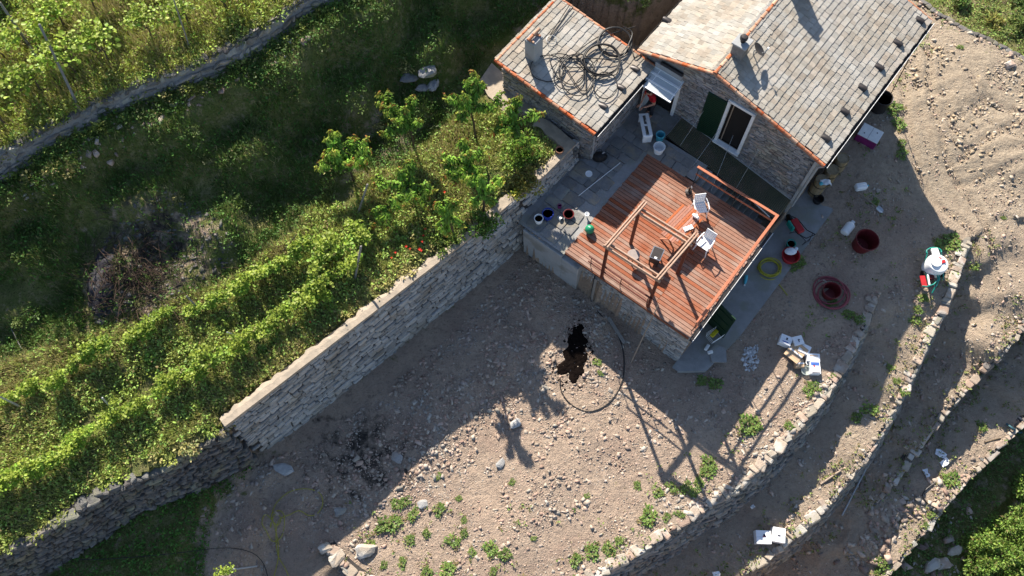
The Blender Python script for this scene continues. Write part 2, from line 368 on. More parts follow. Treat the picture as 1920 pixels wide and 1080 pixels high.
reg('t4',list(W3)+[at(1600,985,-5.9)[:2],at(1480,1130,-6.4)[:2],at(1300,1260,-6.6)[:2]]+list(W4[::-1]),[(1960,660,-5.0),(1900,715,-5.4),(1850,765,-5.8),(1780,835,-6.1),(1720,900,-6.15),(1650,960,-5.95),(1600,1000,-6.0),(1700,1000,-6.35),(1600,1080,-6.5),(1880,810,-5.85),(1800,890,-6.2)],.025)
reg('t3',list(W2)+[at(1000,1300,-6.6)[:2],at(1300,1260,-6.6)[:2],at(1480,1130,-6.4)[:2],at(1600,985,-5.9)[:2]]+list(W3[::-1])+[at(2000,430,-2.9)[:2],at(1880,400,-2.7)[:2]],
    [(1825,465,-2.85),(1860,420,-2.75),(1960,450,-2.9),(1900,520,-3.2),(1830,540,-3.45),(1810,600,-4.0),(1870,620,-3.75),(1770,690,-4.65),(1800,720,-4.7),(1720,800,-5.15),(1670,880,-5.55),(1630,930,-5.8),(1560,1000,-6.1),(1480,1080,-6.35),(1620,970,-5.9),(1400,1130,-6.5)],.02)
reg('t2',list(W1)+[at(560,1060,-2.6)[:2],at(480,1300,-4)[:2],at(900,1400,-4.6)[:2],at(1000,1250,-4.6)[:2]]+list(W2[::-1])+[at(1760,470,-2.65)[:2]],
    [(1655,560,-2.7),(1700,545,-2.65),(1770,500,-2.65),(1690,620,-3.0),(1650,690,-3.35),(1730,640,-3.1),(1610,740,-3.65),(1570,800,-3.85),(1640,800,-3.75),(1520,860,-3.95),(1460,930,-4.1),(1540,920,-4.1),(1360,1010,-4.3),(1420,1040,-4.4),(1240,1080,-4.4),(1000,1180,-4.4),(760,1160,-3.6),(640,1090,-3.0),(600,1060,-2.65)],.02)
reg('yard',None,[(990,495,-2.0),(1110,575,-2.15),(1180,640,-2.4),(1270,700,-2.6),(1400,560,-2.5),(1500,440,-2.5),(1600,350,-2.45),(1700,200,-2.3),(1900,250,-2.4),(1780,120,-2.2),(600,850,-2.2),(490,885,-1.9),(430,880,-1.6),(360,930,-1.2),(300,1000,-1.2),(270,970,-1.05),(100,1100,-1.1),(200,1040,-1.1),(0,1130,-1.0),(440,960,-1.7),(400,1060,-1.6),(520,930,-2.15),(750,760,-2.1),(870,640,-2.05),(900,950,-2.4),(1200,950,-2.6),(1000,800,-2.4),(1500,720,-2.6),(620,990,-2.45),(700,1060,-2.55),(1640,550,-2.62),(1750,480,-2.62),(1850,400,-2.7),(1100,1060,-2.62),(1350,900,-2.62),(2000,400,-2.8),(1250,760,-2.55),(540,1060,-2.55)],.016)
def inside(poly,x,y):
    r = np.zeros(x.shape,bool); n = len(poly); j = n-1
    for i in range(n):
        xi,yi = poly[i]; xj,yj = poly[j]
        if yi != yj:
            c = ((yi > y) != (yj > y)) & (x < (xj-xi)*(y-yi)/(yj-yi)+xi); r ^= c
        j = i
    return r
_wr = np.random.default_rng(5)
_W = [(k*math.cos(a),k*math.sin(a),p,1/k**.9) for k in (0.5,0.9,1.7,2.9,4.7,7.5,11,16) for a,p in zip(_wr.uniform(0,2*PI,3),_wr.uniform(0,2*PI,3))]
def wob(x,y):
    s = 0
    for a,b,p,w in _W: s = s+w*np.sin(a*x+b*y+p)
    return s*0.55
_wh = np.random.default_rng(6)
_WH = [(k*math.cos(a),k*math.sin(a),p,1/k**.5) for k in (1.6,2.6,4.2,7) for a,p in zip(_wh.uniform(0,2*PI,3),_wh.uniform(0,2*PI,3))]
def wobh(x,y):
    s = 0
    for a,b,p,w in _WH: s = s+w*np.sin(a*x+b*y+p)
    return s*0.6
def terrain(x, y, rough=True):
    x = np.asarray(x,float); y = np.asarray(y,float); z = np.zeros(x.shape); done = np.zeros(x.shape,bool); rid = np.zeros(x.shape,int)
    for k,(name,poly,ctl,amp) in enumerate(REG):
        m = ~done if poly is None else (inside(poly,x,y) & ~done)
        if not m.any(): continue
        xx,yy = x[m],y[m]
        if name == 'pit':
            u = (xx-HO[0])*UD[0]+(yy-HO[1])*UD[1]; zz = np.clip(-0.2-(u-2.3)*1.0,-2.5,0)
        else:
            num = 0; den = 0
            for cx,cy,cz in ctl:
                w = 1/((xx-cx)**2+(yy-cy)**2+.05)**2.1; num = num+w*cz; den = den+w
            zz = num/den
            if name == 'patio':
                u = (xx-HO[0])*UD[0]+(yy-HO[1])*UD[1]; v = (xx-HO[0])*VD[0]+(yy-HO[1])*VD[1]
                zz = np.where((u > .22) & (v < -2.0),-.7,np.where((u > .35) & (v > -1.2),-1.3,np.where((u > -1.5) & (v > -4),-.12,zz)))
        if rough and amp: zz = zz+amp*wob(xx,yy)
        z[m] = zz; rid[m] = k; done |= m
    return z,rid
def gz(x,y,rough=True): return float(terrain(np.array([x]),np.array([y]),rough)[0][0])
def G(px,py,lift=0.0):
    "ground point seen at a photograph position"
    d = CM.T@np.array([(px-960)/FPX,(py-540)/FPX,1.0]); zs = np.arange(9,-10,-.04); t = (zs-CAMZ)/d[2]
    h,_ = terrain(d[0]*t,d[1]*t); i = int(np.argmax(h >= zs)); p = np.array([d[0]*t[i],d[1]*t[i],h[i]+lift]); return p
RID = {n[0]:i for i,n in enumerate(REG)}
def pxpoly(pts,z): return np.array([at(a,b,z)[:2] for a,b in pts])
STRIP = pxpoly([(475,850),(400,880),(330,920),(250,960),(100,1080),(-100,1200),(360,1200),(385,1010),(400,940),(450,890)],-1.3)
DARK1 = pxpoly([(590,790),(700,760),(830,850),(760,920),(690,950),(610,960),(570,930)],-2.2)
axx = np.concatenate([-np.geomspace(95,21.5,14),np.arange(-21,25,.115),np.geomspace(25.5,110,14)])
axy = np.concatenate([-np.geomspace(60,3.0,12),np.arange(-2.5,29,.115),np.geomspace(29.5,120,14)])
gx,gy = np.meshgrid(axx,axy); hz,rid = terrain(gx.ravel(),gy.ravel())
X,Y = gx.ravel(),gy.ravel()
# wheel ruts on the turning area and the lane
for pl,dp in (([(1735,100),(1745,200),(1790,320),(1850,400),(1900,520)],.09),([(1690,150),(1700,250),(1745,360),(1830,430),(1870,540)],.09),([(1910,230),(1850,260),(1800,300)],.06),([(1915,300),(1850,330),(1800,340)],.05),([(1800,130),(1850,190),(1920,215)],.05),([(1760,150),(1830,215),(1900,250)],.04),([(1770,260),(1850,285),(1930,270)],.04)):
    c = crv([(a,b,-2.4) for a,b in pl],10); dmin = np.full(X.shape,9.)
    sel = (X > 8)
    for q in c: dmin[sel] = np.minimum(dmin[sel],np.hypot(X[sel]-q[0],Y[sel]-q[1]))
    okr = np.isin(rid,[RID['yard'],RID['t3']]); hz = hz-okr*dp*np.exp(-(dmin/.14)**2)+okr*dp*.5*np.exp(-((dmin-.3)/.12)**2)
_lr = np.random.default_rng(8).normal(0,1,X.shape); lump = 0
c0 = at(1790,190,-2.4); blob = np.exp(-(((X-c0[0])/2.6)**2+((Y-c0[1])/2.2)**2)); 
grass = np.isin(rid,[RID['up'],RID['mid']])*1.0
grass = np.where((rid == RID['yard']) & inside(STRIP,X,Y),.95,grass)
grass = np.where(rid == RID['lowest'],.75,grass); grass = np.where(rid == RID['topright'],.7,grass)
grass = np.where(np.isin(rid,[RID['t2'],RID['t3'],RID['t4']]),.12,grass)
bt = pxpoly([(330,370),(420,420),(440,480),(330,540),(280,600),(150,600),(150,520),(200,440),(260,400)],1.8); grass = np.where(inside(bt,X,Y),.5,grass)
bt2 = pxpoly([(700,180),(880,180),(820,210),(700,330),(560,330),(560,250)],2.0); grass = np.where(inside(bt2,X,Y),.55,grass)
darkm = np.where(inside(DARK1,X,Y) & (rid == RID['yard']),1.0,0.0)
def blur(a,k,n=2):
    a = a.reshape(gx.shape).astype(float)
    for _ in range(n):
        for ax in (0,1):
            pw = [(0,0),(0,0)]; pw[ax] = (k,k); c = np.cumsum(np.pad(a,pw,mode='edge'),axis=ax); c = np.concatenate([np.zeros_like(np.take(c,[0],ax)),c],ax)
            w = 2*k+1; a = (np.take(c,np.arange(w,c.shape[ax]),ax)-np.take(c,np.arange(0,c.shape[ax]-w),ax))/w
    return a.ravel()
gr2 = blur(grass,7); keep = np.isin(rid,[RID['mid'],RID['yard'],RID['up']]); grass = np.where(keep & ~((rid == RID['mid']) & (gr2 > .93)) & (np.abs(gr2-grass) > 0),np.where(rid == RID['yard'],np.minimum(gr2,grass+.35),np.maximum(gr2,grass*.6)),grass)
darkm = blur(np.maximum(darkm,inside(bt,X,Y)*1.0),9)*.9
nzs = blur(_lr,1,1); nzm = blur(_lr,2,2); lump = np.clip(nzs*3*.35+nzm*6*.3,-1,1.5); hz = hz+(rid == RID['yard'])*(.014+blob*.06)*lump+np.isin(rid,[RID['t2'],RID['t3'],RID['t4']])*.012*lump
trk = np.where(inside(pxpoly([(1600,330),(1700,-60),(2050,100),(2050,620),(1850,700),(1780,560),(1820,440),(1740,400)],-2.5),X,Y),1.,0.); trk = np.where(np.isin(rid,[RID['t2'],RID['t3'],RID['t4']]),.7,trk); trk = blur(trk,8)
ny,nx = gx.shape; I = (np.arange(ny-1)[:,None]*nx+np.arange(nx-1)[None,:]).ravel()
quads = np.stack([I,I+1,I+nx+1,I+nx],1)
gm = bpy.data.materials.new('ground'); MATS['ground'] = gm; t = nt(gm); N = t.nodes; L = t.links; p = N['Principled BSDF']
p.inputs['Roughness'].default_value = 0.95; p.inputs['Specular IOR Level'].default_value = 0.1
def noise(sc,det=8,rg=.65):
    n = N.new('ShaderNodeTexNoise'); n.inputs['Scale'].default_value = sc; n.inputs['Detail'].default_value = det; n.inputs['Roughness'].default_value = rg
    L.new(gp.outputs['Position'],n.inputs['Vector']); return n.outputs['Fac']
def rng_(src,a,b):
    m = N.new('ShaderNodeMapRange'); m.inputs[1].default_value = a; m.inputs[2].default_value = b; L.new(src,m.inputs[0]); return m.outputs[0]
def mixc(f,a,b):
    m = N.new('ShaderNodeMix'); m.data_type = 'RGBA'
    for i,q in ((6,a),(7,b)):
        if isinstance(q,tuple): m.inputs[i].default_value = (*q,1)
        else: L.new(q,m.inputs[i])
    if isinstance(f,float): m.inputs[0].default_value = f
    else: L.new(f,m.inputs[0])
    return m.outputs[2]
def mth(op,a,b):
    m = N.new('ShaderNodeMath'); m.operation = op
    for i,q in ((0,a),(1,b)):
        if isinstance(q,(int,float)): m.inputs[i].default_value = q
        else: L.new(q,m.inputs[i])
    return m.outputs[0]
gp = N.new('ShaderNodeNewGeometry'); ca = N.new('ShaderNodeAttribute'); ca.attribute_name = 'col'; sp = N.new('ShaderNodeSeparateColor'); L.new(ca.outputs['Color'],sp.inputs[0])
dirt = mixc(rng_(noise(.55),.38,.62),(0.43,0.328,0.25),(0.375,0.28,0.215))
dirt = mixc(mth('MULTIPLY',rng_(noise(.33,6),.5,.62),.55),dirt,(0.28,0.19,0.152))
dirt = mixc(mth('MULTIPLY',rng_(noise(.8,7,.7),.54,.64),.5),dirt,(0.49,0.385,0.29))
dirt = mixc(rng_(noise(3.5),.45,.70),dirt,(0.305,0.235,0.185))
dirt = mixc(rng_(noise(11,10,.75),.52,.66),dirt,(0.20,0.15,0.115))
dirt = mixc(mth('MULTIPLY',rng_(noise(30,4),.55,.68),.6),dirt,(0.50,0.415,0.32))
dirt = mixc(mth('MULTIPLY',sp.outputs[2],.75),dirt,mixc(rng_(noise(6,9,.7),.42,.62),(0.40,0.335,0.25),(0.285,0.232,0.172)))
turf = mixc(rng_(noise(1.1),.35,.65),(0.09,0.125,0.03),(0.17,0.16,0.065))
turf = mixc(rng_(noise(5),.5,.7),turf,(0.26,0.22,0.125))
turf = mixc(rng_(noise(18),.5,.66),turf,(0.05,0.06,0.02))
gf = mth('ADD',sp.outputs[0],mth('MULTIPLY',mth('SUBTRACT',noise(1.9,10),.5),2.2)); gf = rng_(gf,.40,.66)
col = mixc(gf,dirt,turf)
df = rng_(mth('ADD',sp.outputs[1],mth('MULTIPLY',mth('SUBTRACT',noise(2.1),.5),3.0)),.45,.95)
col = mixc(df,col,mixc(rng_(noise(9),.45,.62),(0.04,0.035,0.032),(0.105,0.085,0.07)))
L.new(col,p.inputs['Base Color'])
bp = N.new('ShaderNodeBump'); bp.inputs['Strength'].default_value = 1.0; bp.inputs['Distance'].default_value = 0.16
hh = mth('ADD',mth('MULTIPLY',noise(4.5,10,.72),1.0),mth('MULTIPLY',noise(22,6,.7),.4)); L.new(hh,bp.inputs['Height']); L.new(bp.outputs[0],p.inputs['Normal'])
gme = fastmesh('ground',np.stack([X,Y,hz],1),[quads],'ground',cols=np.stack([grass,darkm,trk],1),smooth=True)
gme.set_sharp_from_angle(angle=R(50))
gob = link('ground',gme); gob['kind'] = 'structure'; gob['label'] = 'terraced hillside of bare stony soil and grass'
# ------------------------------------------------------------------ dry-stone walls
VS_GREY = make_variants('stone','stone_grey',14,.07,.12)
VS_ROUGH = make_variants('rough_stone','stone_rough',12,.12,.16)
VS_PALE = make_variants('cap_stone','stone_pale',12,.10,.10)
VS_FAC = make_variants('facade_stone','facade_stone',12,.09,.14)
def resample(path, step=.1):
    path = np.asarray(path,float); seg = np.hypot(*np.diff(path,axis=0).T); s = np.concatenate([[0],np.cumsum(seg)])
    n = max(2,int(s[-1]/step)); t = np.linspace(0,s[-1],n); return t,np.stack([np.interp(t,s,path[:,0]),np.interp(t,s,path[:,1])],1)
def smooth1(a,k=9):
    p = np.pad(a,(k,k),mode='edge'); return np.convolve(p,np.ones(2*k+1)/(2*k+1),'valid')
def stone_wall(name, label, path, side, batter, ch, ln, depth, variants, nparts, coping=None, caps=0, capw=(.28,.42), zt=None, zb=None, group=None, seed=3, proud=.05, bury=.25, core='wall_core', capset=None):
    r = np.random.default_rng(seed); t,P = resample(path); T = np.gradient(P,axis=0); T /= np.hypot(*T.T)[:,None]
    T = np.stack([smooth1(T[:,0],6),smooth1(T[:,1],6)],1); T /= np.hypot(*T.T)[:,None]
    Nn = np.stack([-T[:,1],T[:,0]],1)*side
    top = smooth1(terrain(*(P-Nn*.35).T,rough=False)[0],5) if zt is None else np.interp(t/t[-1],*zt)
    bot = smooth1(terrain(*(P+Nn*.5).T,rough=False)[0],5) if zb is None else np.interp(t/t[-1],*zb)
    H = np.maximum(top-bot,.05); o = np.array([P[len(P)//2,0],P[len(P)//2,1],bot[len(P)//2]])
    root = thing(name,label,'wall',o,group=group)
    f = lambda a,s: np.interp(s,t,a)
    def frame(s): 
        i = min(len(t)-1,max(0,int(np.searchsorted(t,s)))); return T[i],Nn[i]
    insts = []; wt = []; h = -bury
    while h < H.max():
        c = r.uniform(*ch); s = r.uniform(-.3,0)
        while s < t[-1]:
            l = r.uniform(*ln)*(1.5 if r.random() < .12 else 1); sm = s+l/2
            if sm > t[-1]: break
            Hs = f(H,sm)
            if h+c*.45 < Hs:
                cc = c*r.uniform(.86,1.0); 
                if h+cc > Hs: cc = max(Hs-h,.04)
                tg,nn = frame(sm); off = proud+batter*(Hs-(h+cc/2))+r.uniform(-.032,.028)-depth/2
                p = np.array([f(P[:,0],sm)+nn[0]*off, f(P[:,1],sm)+nn[1]*off, f(bot,sm)+h+cc/2])
                z = Vector((-nn[0]*batter,-nn[1]*batter,1)).normalized(); tilt = r.normal(0,.025)
                x = (Vector((tg[0],tg[1],0))+z*tilt); x = (x-z*x.dot(z)*0).normalized(); y = z.cross(x).normalized(); z = x.cross(y)
                insts.append((xf(Vector(p-o),x,y,z,(l*.975,depth,cc*.97)),int(r.integers(99))))
                wt.append(l*cc*(1 if (seen(p) and h > -.05) else .01))
            s += l
        h += c
    emit('stone','face_stones',insts,variants,root,nparts,wt)
    b = MB(); V = []; F = []; k = len(t); ins = .32
    for i in range(k):
        q = P[i]-o[:2]
        for off,zz in ((batter*(H[i]+.4)+proud-.05,bot[i]-.4),(proud-.05,top[i]-.03),(-ins,top[i]-.03)):
            V.append((q[0]+Nn[i,0]*off,q[1]+Nn[i,1]*off,zz-o[2]))
    for i in range(k-1):
        for j in range(2): F.append((i*3+j,i*3+j+1,(i+1)*3+j+1,(i+1)*3+j))
    b.add(V,F); b.build('wall_core',core,root)
    if coping:
        w,hh,mt = coping; b = MB(); V = []; F = []
        inn = np.clip(w+smooth1(r.normal(0,.07,k),1),w*.5,w*1.6); nz = smooth1(r.normal(0,.03,k),5)
        for i in range(k):
            q = P[i]-o[:2]; e = proud+.015+nz[i]*.6
            for off,zz in ((e,top[i]-.06),(e-.008,top[i]+hh+nz[i]),(-inn[i]*.5,top[i]+hh+.012+nz[i]*1.3),(-inn[i],top[i]+hh*.7),(-inn[i]-.06,top[i]-.1)):
                V.append((q[0]+Nn[i,0]*off,q[1]+Nn[i,1]*off,zz-o[2]))
        for i in range(k-1):
            for j in range(4): F.append((i*5+j,i*5+j+1,(i+1)*5+j+1,(i+1)*5+j))
        F += [(0,1,2,3,4),tuple((k-1)*5+j for j in (4,3,2,1,0))]
        b.add(V,F); b.build('coping',mt,root)
    if caps:
        ci = []; s = 0; wt = []
        while s < t[-1]-.2:
            l = r.choice([.18,.22,.3,.4,.5])*r.uniform(.85,1.15); w = r.uniform(*capw)*r.uniform(.75,1.05); sm = s+l/2; tg,nn = frame(min(sm,t[-1])); off = .10-w/2+r.uniform(-.05,.04)
            if r.random() > .05:
                p = np.array([f(P[:,0],sm)+nn[0]*off,f(P[:,1],sm)+nn[1]*off,f(top,sm)+r.uniform(-.075,.0)]); a = math.atan2(tg[1],tg[0])+r.normal(0,.16)
                tl = Matrix.Rotation(r.normal(0,.06),3,'X')@Matrix.Rotation(r.normal(0,.05),3,'Y'); Rz = Matrix.Rotation(a,3,'Z')@tl
                ci.append((xf(Vector(p-o),Rz.col[0],Rz.col[1],Rz.col[2],(l*.98,w,r.uniform(.12,.2))),int(r.integers(99)))); wt.append(l*w*(1 if seen(p) else .01))
            s += l
        emit('cap_stone','cap_stones',ci,capset or VS_PALE,root,caps,wt)
    return root
VS_TER = make_variants('rough_stone','stone_terrace',12,.12,.16)
VS_XR = make_variants('rough_stone','stone_terrace',12,.22,.2)
rw = stone_wall('retaining_wall','tall straight stone retaining wall with pale concrete coping beside the rubble yard',RWL,1,.13,(.11,.24),(.16,.52),.26,VS_GREY,300,
    coping=(.30,.06,'cap_concrete'),seed=21,zt=([0,1],[1.05,1.03]),zb=([0,.165,.19,1],[-.1,-.1,-2.1,-2.2]))
rough_w = stone_wall('field_wall','low crumbling dark stone wall continuing below the vines at lower left',RGH,1,.24,(.09,.17),(.14,.38),.28,VS_ROUGH,300,seed=5,zb=([0,.10,.3,1],[-1.3,-1.1,-.85,-.85]),proud=.08,caps=40,capset=VS_ROUGH)
up_w = stone_wall('field_wall','rough stone wall holding up the high vine terrace at top left',UPW,-1,.55,(.10,.24),(.14,.5),.34,VS_XR,260,seed=6,proud=.08,caps=30,capset=VS_ROUGH,zb=([0,.3,.6,1],[3.9,3.95,3.9,3.85]),core='mortar')
tr_w = stone_wall('trench_wall','short stone wall edging the sunken passage beside the lean-to',TRN,-1,.05,(.10,.18),(.18,.42),.24,VS_ROUGH,60,coping=(.42,.05,'cap_concrete'),seed=8,zt=([0,1],[1.05,1.05]),zb=([0,.5,1],[-.1,.1,.5]))
w1 = stone_wall('terrace_wall','curved dry-stone terrace wall edging the rubble yard, nearest the house',W1,1,.40,(.09,.16),(.16,.42),.26,VS_TER,220,seed=9,caps=110,capw=(.30,.50))
w2 = stone_wall('terrace_wall','curved dry-stone terrace wall with two white cartons on its rim',W2,1,.30,(.09,.16),(.16,.42),.26,VS_TER,160,seed=10,caps=110,capw=(.24,.46))
w3 = stone_wall('terrace_wall','pale-capped stone terrace wall on the right above the white bag',W3,1,.12,(.10,.18),(.18,.45),.26,VS_ROUGH,60,seed=12,caps=80,capw=(.2,.36))
w4 = stone_wall('terrace_wall','lowest stone terrace wall above the bushes at lower right',W4,1,.10,(.10,.18),(.18,.45),.26,VS_ROUGH,60,seed=13,caps=80,capw=(.2,.36))
cw = stone_wall('terrace_wall','pale rubble wall along the edge of the dirt turning area at top right',CRW,-1,.15,(.10,.18),(.18,.4),.26,VS_ROUGH,30,seed=14,caps=60,capw=(.28,.45))
# ------------------------------------------------------------------ stone house
VT = make_variants('roof_tile','roof_slate',12,.035,.06)
house = thing('stone_house','grey stone farmhouse with slate gable roof and orange ridge tiles','house',uvw(0,0,-2.5),YAW)
HZ = 2.5                                              # children use local z = world z + HZ
UL,UR,UA = -1.82,5.76,1.15; ZE,ZR = 2.22,3.46; VF,VB = -.22,7.5
def hb(): return MB()
# walls (with openings in the front)
b = hb()
ZEL = 2.45
def fz(u): return (ZEL+(ZR-ZEL)*(u-UL)/(UA-UL) if u < UA else ZE+(ZR-ZE)*(UR-u)/(UR-UA))-.10
def wall_quad(us, z0s, z1s, y):  # strip across the front
    V = []; F = []
    for u,a,c in zip(us,z0s,z1s): V += [(u,y,a+HZ),(u,y,c+HZ)]
    for i in range(len(us)-1): F.append((2*i,2*i+2,2*i+3,2*i+1))
    b.add(V,F)
wall_quad([-1.55,-1.15],[-2.5,-2.5],[fz(-1.55),fz(-1.15)],0)
wall_quad([-1.15,-.02],[1.95,1.95],[fz(-1.15),fz(-.02)],0)
wall_quad([-.02,UA,1.98],[-2.5]*3,[fz(-.02),fz(UA),fz(1.98)],0)
wall_quad([1.98,2.86],[2.36,2.36],[fz(1.98),fz(2.86)],0)
wall_quad([1.98,2.86],[-2.5,-2.5],[.12,.12],0)
wall_quad([2.86,5.5],[-2.5,-2.5],[fz(2.86),fz(5.5)],0)
b.add([(5.5,0,0),(5.5,7.3,0),(5.5,7.3,fz(5.5)+HZ),(5.5,0,fz(5.5)+HZ)],[(0,1,2,3)])
b.add([(-1.55,0,0),(-1.55,7.3,0),(-1.55,7.3,fz(-1.55)+HZ),(-1.55,0,fz(-1.55)+HZ)],[(3,2,1,0)])
b.add([(5.5,7.3,0),(-1.55,7.3,0),(-1.55,7.3,fz(-1.55)+HZ),(UA,7.3,fz(UA)+HZ),(5.5,7.3,fz(5.5)+HZ)],[(0,1,2,3,4)])
hw = b.build('wall','mortar',house)
# individual facing stones of the front
r = np.random.default_rng(31); insts = []; wt = []; z = -.95
while z < ZR-.1:
    c = r.uniform(.06,.13); u = -.02
    while u < 5.45:
        l = r.uniform(.12,.36); um = u+l/2
        if z+c < fz(um)-.06 and not (1.84 < um+l/2 and um-l/2 < 3.0 and z > .0 and z < 2.5) and um+l/2 < 5.48:
            insts.append((xf((um,-.015+r.uniform(-.012,.012),z+c/2+HZ),(1,0,r.normal(0,.03)),(0,1,0),(0,0,1),(l*.93,.08,c*.88)),int(r.integers(99))))
            wt.append(l*c)
        u += l
    z += c
emit('facing_stone','facing_stones',insts,VS_FAC,hw,300,wt)
# plaster edge strip under the verge, corner strip, lintel over the door
b = hb()
for (ua,ub) in ((UL+.1,UA),(UA,UR-.1)):
    b.bar((ua,-.06,fz(ua)+HZ-.03),(ub,-.06,fz(ub)+HZ-.03),.16,.13)
b.build('verge_band','concrete_wall',house)
b = hb(); b.box((5.49,-.05,.75+HZ-.55),(.10,.12,3.6)); b.build('corner_strip','concrete_wall',house)
b = hb(); b.box((-.55,-.05,2.13+HZ),(1.15,.14,.26),bev=.02); b.build('lintel','concrete_wall',house)
# roof decks
def slope_pt(side,s,v,lift=0.0):
    "side -1 left / +1 right; s metres down from ridge"
    ue,ze = (UL,ZEL) if side < 0 else (UR,ZE); L_ = math.hypot(ue-UA,ze-ZR); d = Vector(((ue-UA)/L_,0,(ze-ZR)/L_)); n = Vector((-d.z,0,d.x)); n = n if n.z > 0 else -n
    return Vector((UA,v,ZR+HZ))+d*s+n*lift, d, n, L_
TI = {}
all_t = []
for side in (-1,1):
    _,d,n,L_ = slope_pt(side,0,0)
    b = hb(); V = []
    for lift in (-.10,-.005):
        for s,v in ((-.0,VF),(L_,VF),(L_,VB),(-.0,VB)): V.append(slope_pt(side,s,v,lift)[0])
    b.add(V,[(0,3,2,1),(4,5,6,7),(0,1,5,4),(1,2,6,5),(2,3,7,6),(3,0,4,7)])
    rs = b.build('roof_slope','dark_interior',house)
    pitch = .233 if side > 0 else .225; k = 0; s = L_+.02; lst = []; ws = []
    while s > .12:
        lo = s; v = VF+.10+r.uniform(0,.25)*-1
        first = True
        while v < VB-.06:
            w = r.uniform(.15,.26)
            if v+w > VB-.02: w = VB-.02-v
            a = max(v,VF+.06); ww = v+w-a
            if ww > .05:
                c,_,_,_ = slope_pt(side,lo-(pitch+.07)/2+r.uniform(-.012,.012),a+ww/2,.026+r.uniform(-.003,.004))
                dd = (d+n*.10).normalized(); nn = (n-d*.10).normalized(); yy = Vector((0,1,0)); 
                if dd.cross(yy).dot(nn) < 0: yy = -yy
                yw = (yy+d*r.normal(0,.02)).normalized()
                lst.append((xf(c,dd,yw,nn,(pitch+.07,ww*.985,.04)),int(r.integers(99))))
                wp = uvw(c.x,c.y,c.z-HZ); dist = np.linalg.norm(np.array([wp[0],wp[1],wp[2]-CAMZ])); ws.append(-dist if seen(wp) else -999)
            v += w
        s -= pitch
    TI[side] = (rs,lst,ws)
for side,nparts in ((1,190),(-1,110)):
    rs,lst,ws = TI[side]; emit('roof_tile','roof_tiles',lst,VT,rs,nparts,ws)
# orange half-round tiles along ridge and verges
def half_tile(l,r0,r1,n=7,th=.014):
    V = []; F = []
    for x,rr in ((0,r0),(l,r1)):
        for k in range(n):
            a = PI*k/(n-1); V.append((x,rr*math.cos(a),rr*math.sin(a)))
        for k in range(n):
            a = PI*k/(n-1); V.append((x,(rr-th)*math.cos(a),(rr-th)*math.sin(a)))
    for k in range(n-1):
        F.append((k,2*n+k,2*n+k+1,k+1)); F.append((n+k,n+k+1,3*n+k+1,3*n+k)); F.append((k,k+1,n+k+1,n+k)); F.append((2*n+k,3*n+k,3*n+k+1,2*n+k+1))
    for e in (0,n-1): F.append((e,n+e,3*n+e,2*n+e))
    b = MB(); b.add(V,F); return b.mesh('ridge_tile','terracotta',True)
HT = half_tile(.44,.095,.078); HTS = half_tile(.36,.075,.062)
def tile_line(name, a, c, parent, me=HT, pitch=.36, up=Vector((0,0,1)), lift=0.0):
    a = Vector(a); c = Vector(c); d = c-a; n = max(1,round(d.length/pitch)); x = d.normalized(); y = up.cross(x).normalized(); zz = x.cross(y)
    for i in range(n):
        p = a+d*(i/n)+zz*(lift+random.uniform(-.004,.006)); m = Matrix((x,(y+x*random.uniform(-.03,.03)).normalized(),(zz+x*.04).normalized())).transposed().to_4x4(); m.translation = p
        link(name,me,parent,mat4=m)
tile_line('ridge_tile',(UA,VF-.02,ZR+HZ),(UA,VB,ZR+HZ),house,lift=-.01)
for side in (-1,1):
    for v,nm in ((VF,'verge_tile'),(VB,'verge_tile')):
        p0,d,n,L_ = slope_pt(side,0.02,v,-.015); p1,_,_,_ = slope_pt(side,L_+.02,v,-.015)
        tile_line(nm,p1,p0,house,HTS,pitch=.30,up=n)
# gutters and downpipe
b = hb()
for k in range(2):
    pass
def gutter(parent, a, c, r0=.07, mat='dark_metal'):
    a = Vector(a); c = Vector(c); x = (c-a).normalized(); y = Vector((0,0,1)).cross(x).normalized(); V = []; F = []; n = 7
    for p in (a,c):
        for q in (r0,r0-.012):
            for k in range(n):
                th = PI+PI*k/(n-1); V.append(p+y*math.cos(th)*q+Vector((0,0,math.sin(th)*q)))
    for k in range(n-1):
        F.append((k,k+1,2*n+k+1,2*n+k)); F.append((n+k+1,n+k,3*n+k,3*n+k+1))
    for e in (0,n-1): F.append((e,n+e,3*n+e,2*n+e))
    m = MB(); m.add(V,F); m.build('gutter',mat,parent)
gutter(house,(UR+.07,VF+.02,ZE+HZ-.05),(UR+.07,VB,ZE+HZ-.05)); gutter(house,(UL-.06,.05,ZEL+HZ-.05),(UL-.06,VB,ZEL+HZ-.05))
b = hb(); b.bar((UR+.135,VF,ZE+HZ-.045),(UR+.135,VB,ZE+HZ-.045),.016,.03); b.build('gutter_lip','white_paint',house)
b = hb(); b.tube([(UR+.05,VF+.06,ZE+HZ-.1),(5.62,-.07,ZE+HZ-.45),(5.60,-.07,.9+HZ),(5.58,-.07,-1.0+HZ)],.045,8); b.build('downpipe','galvanised',house,True)
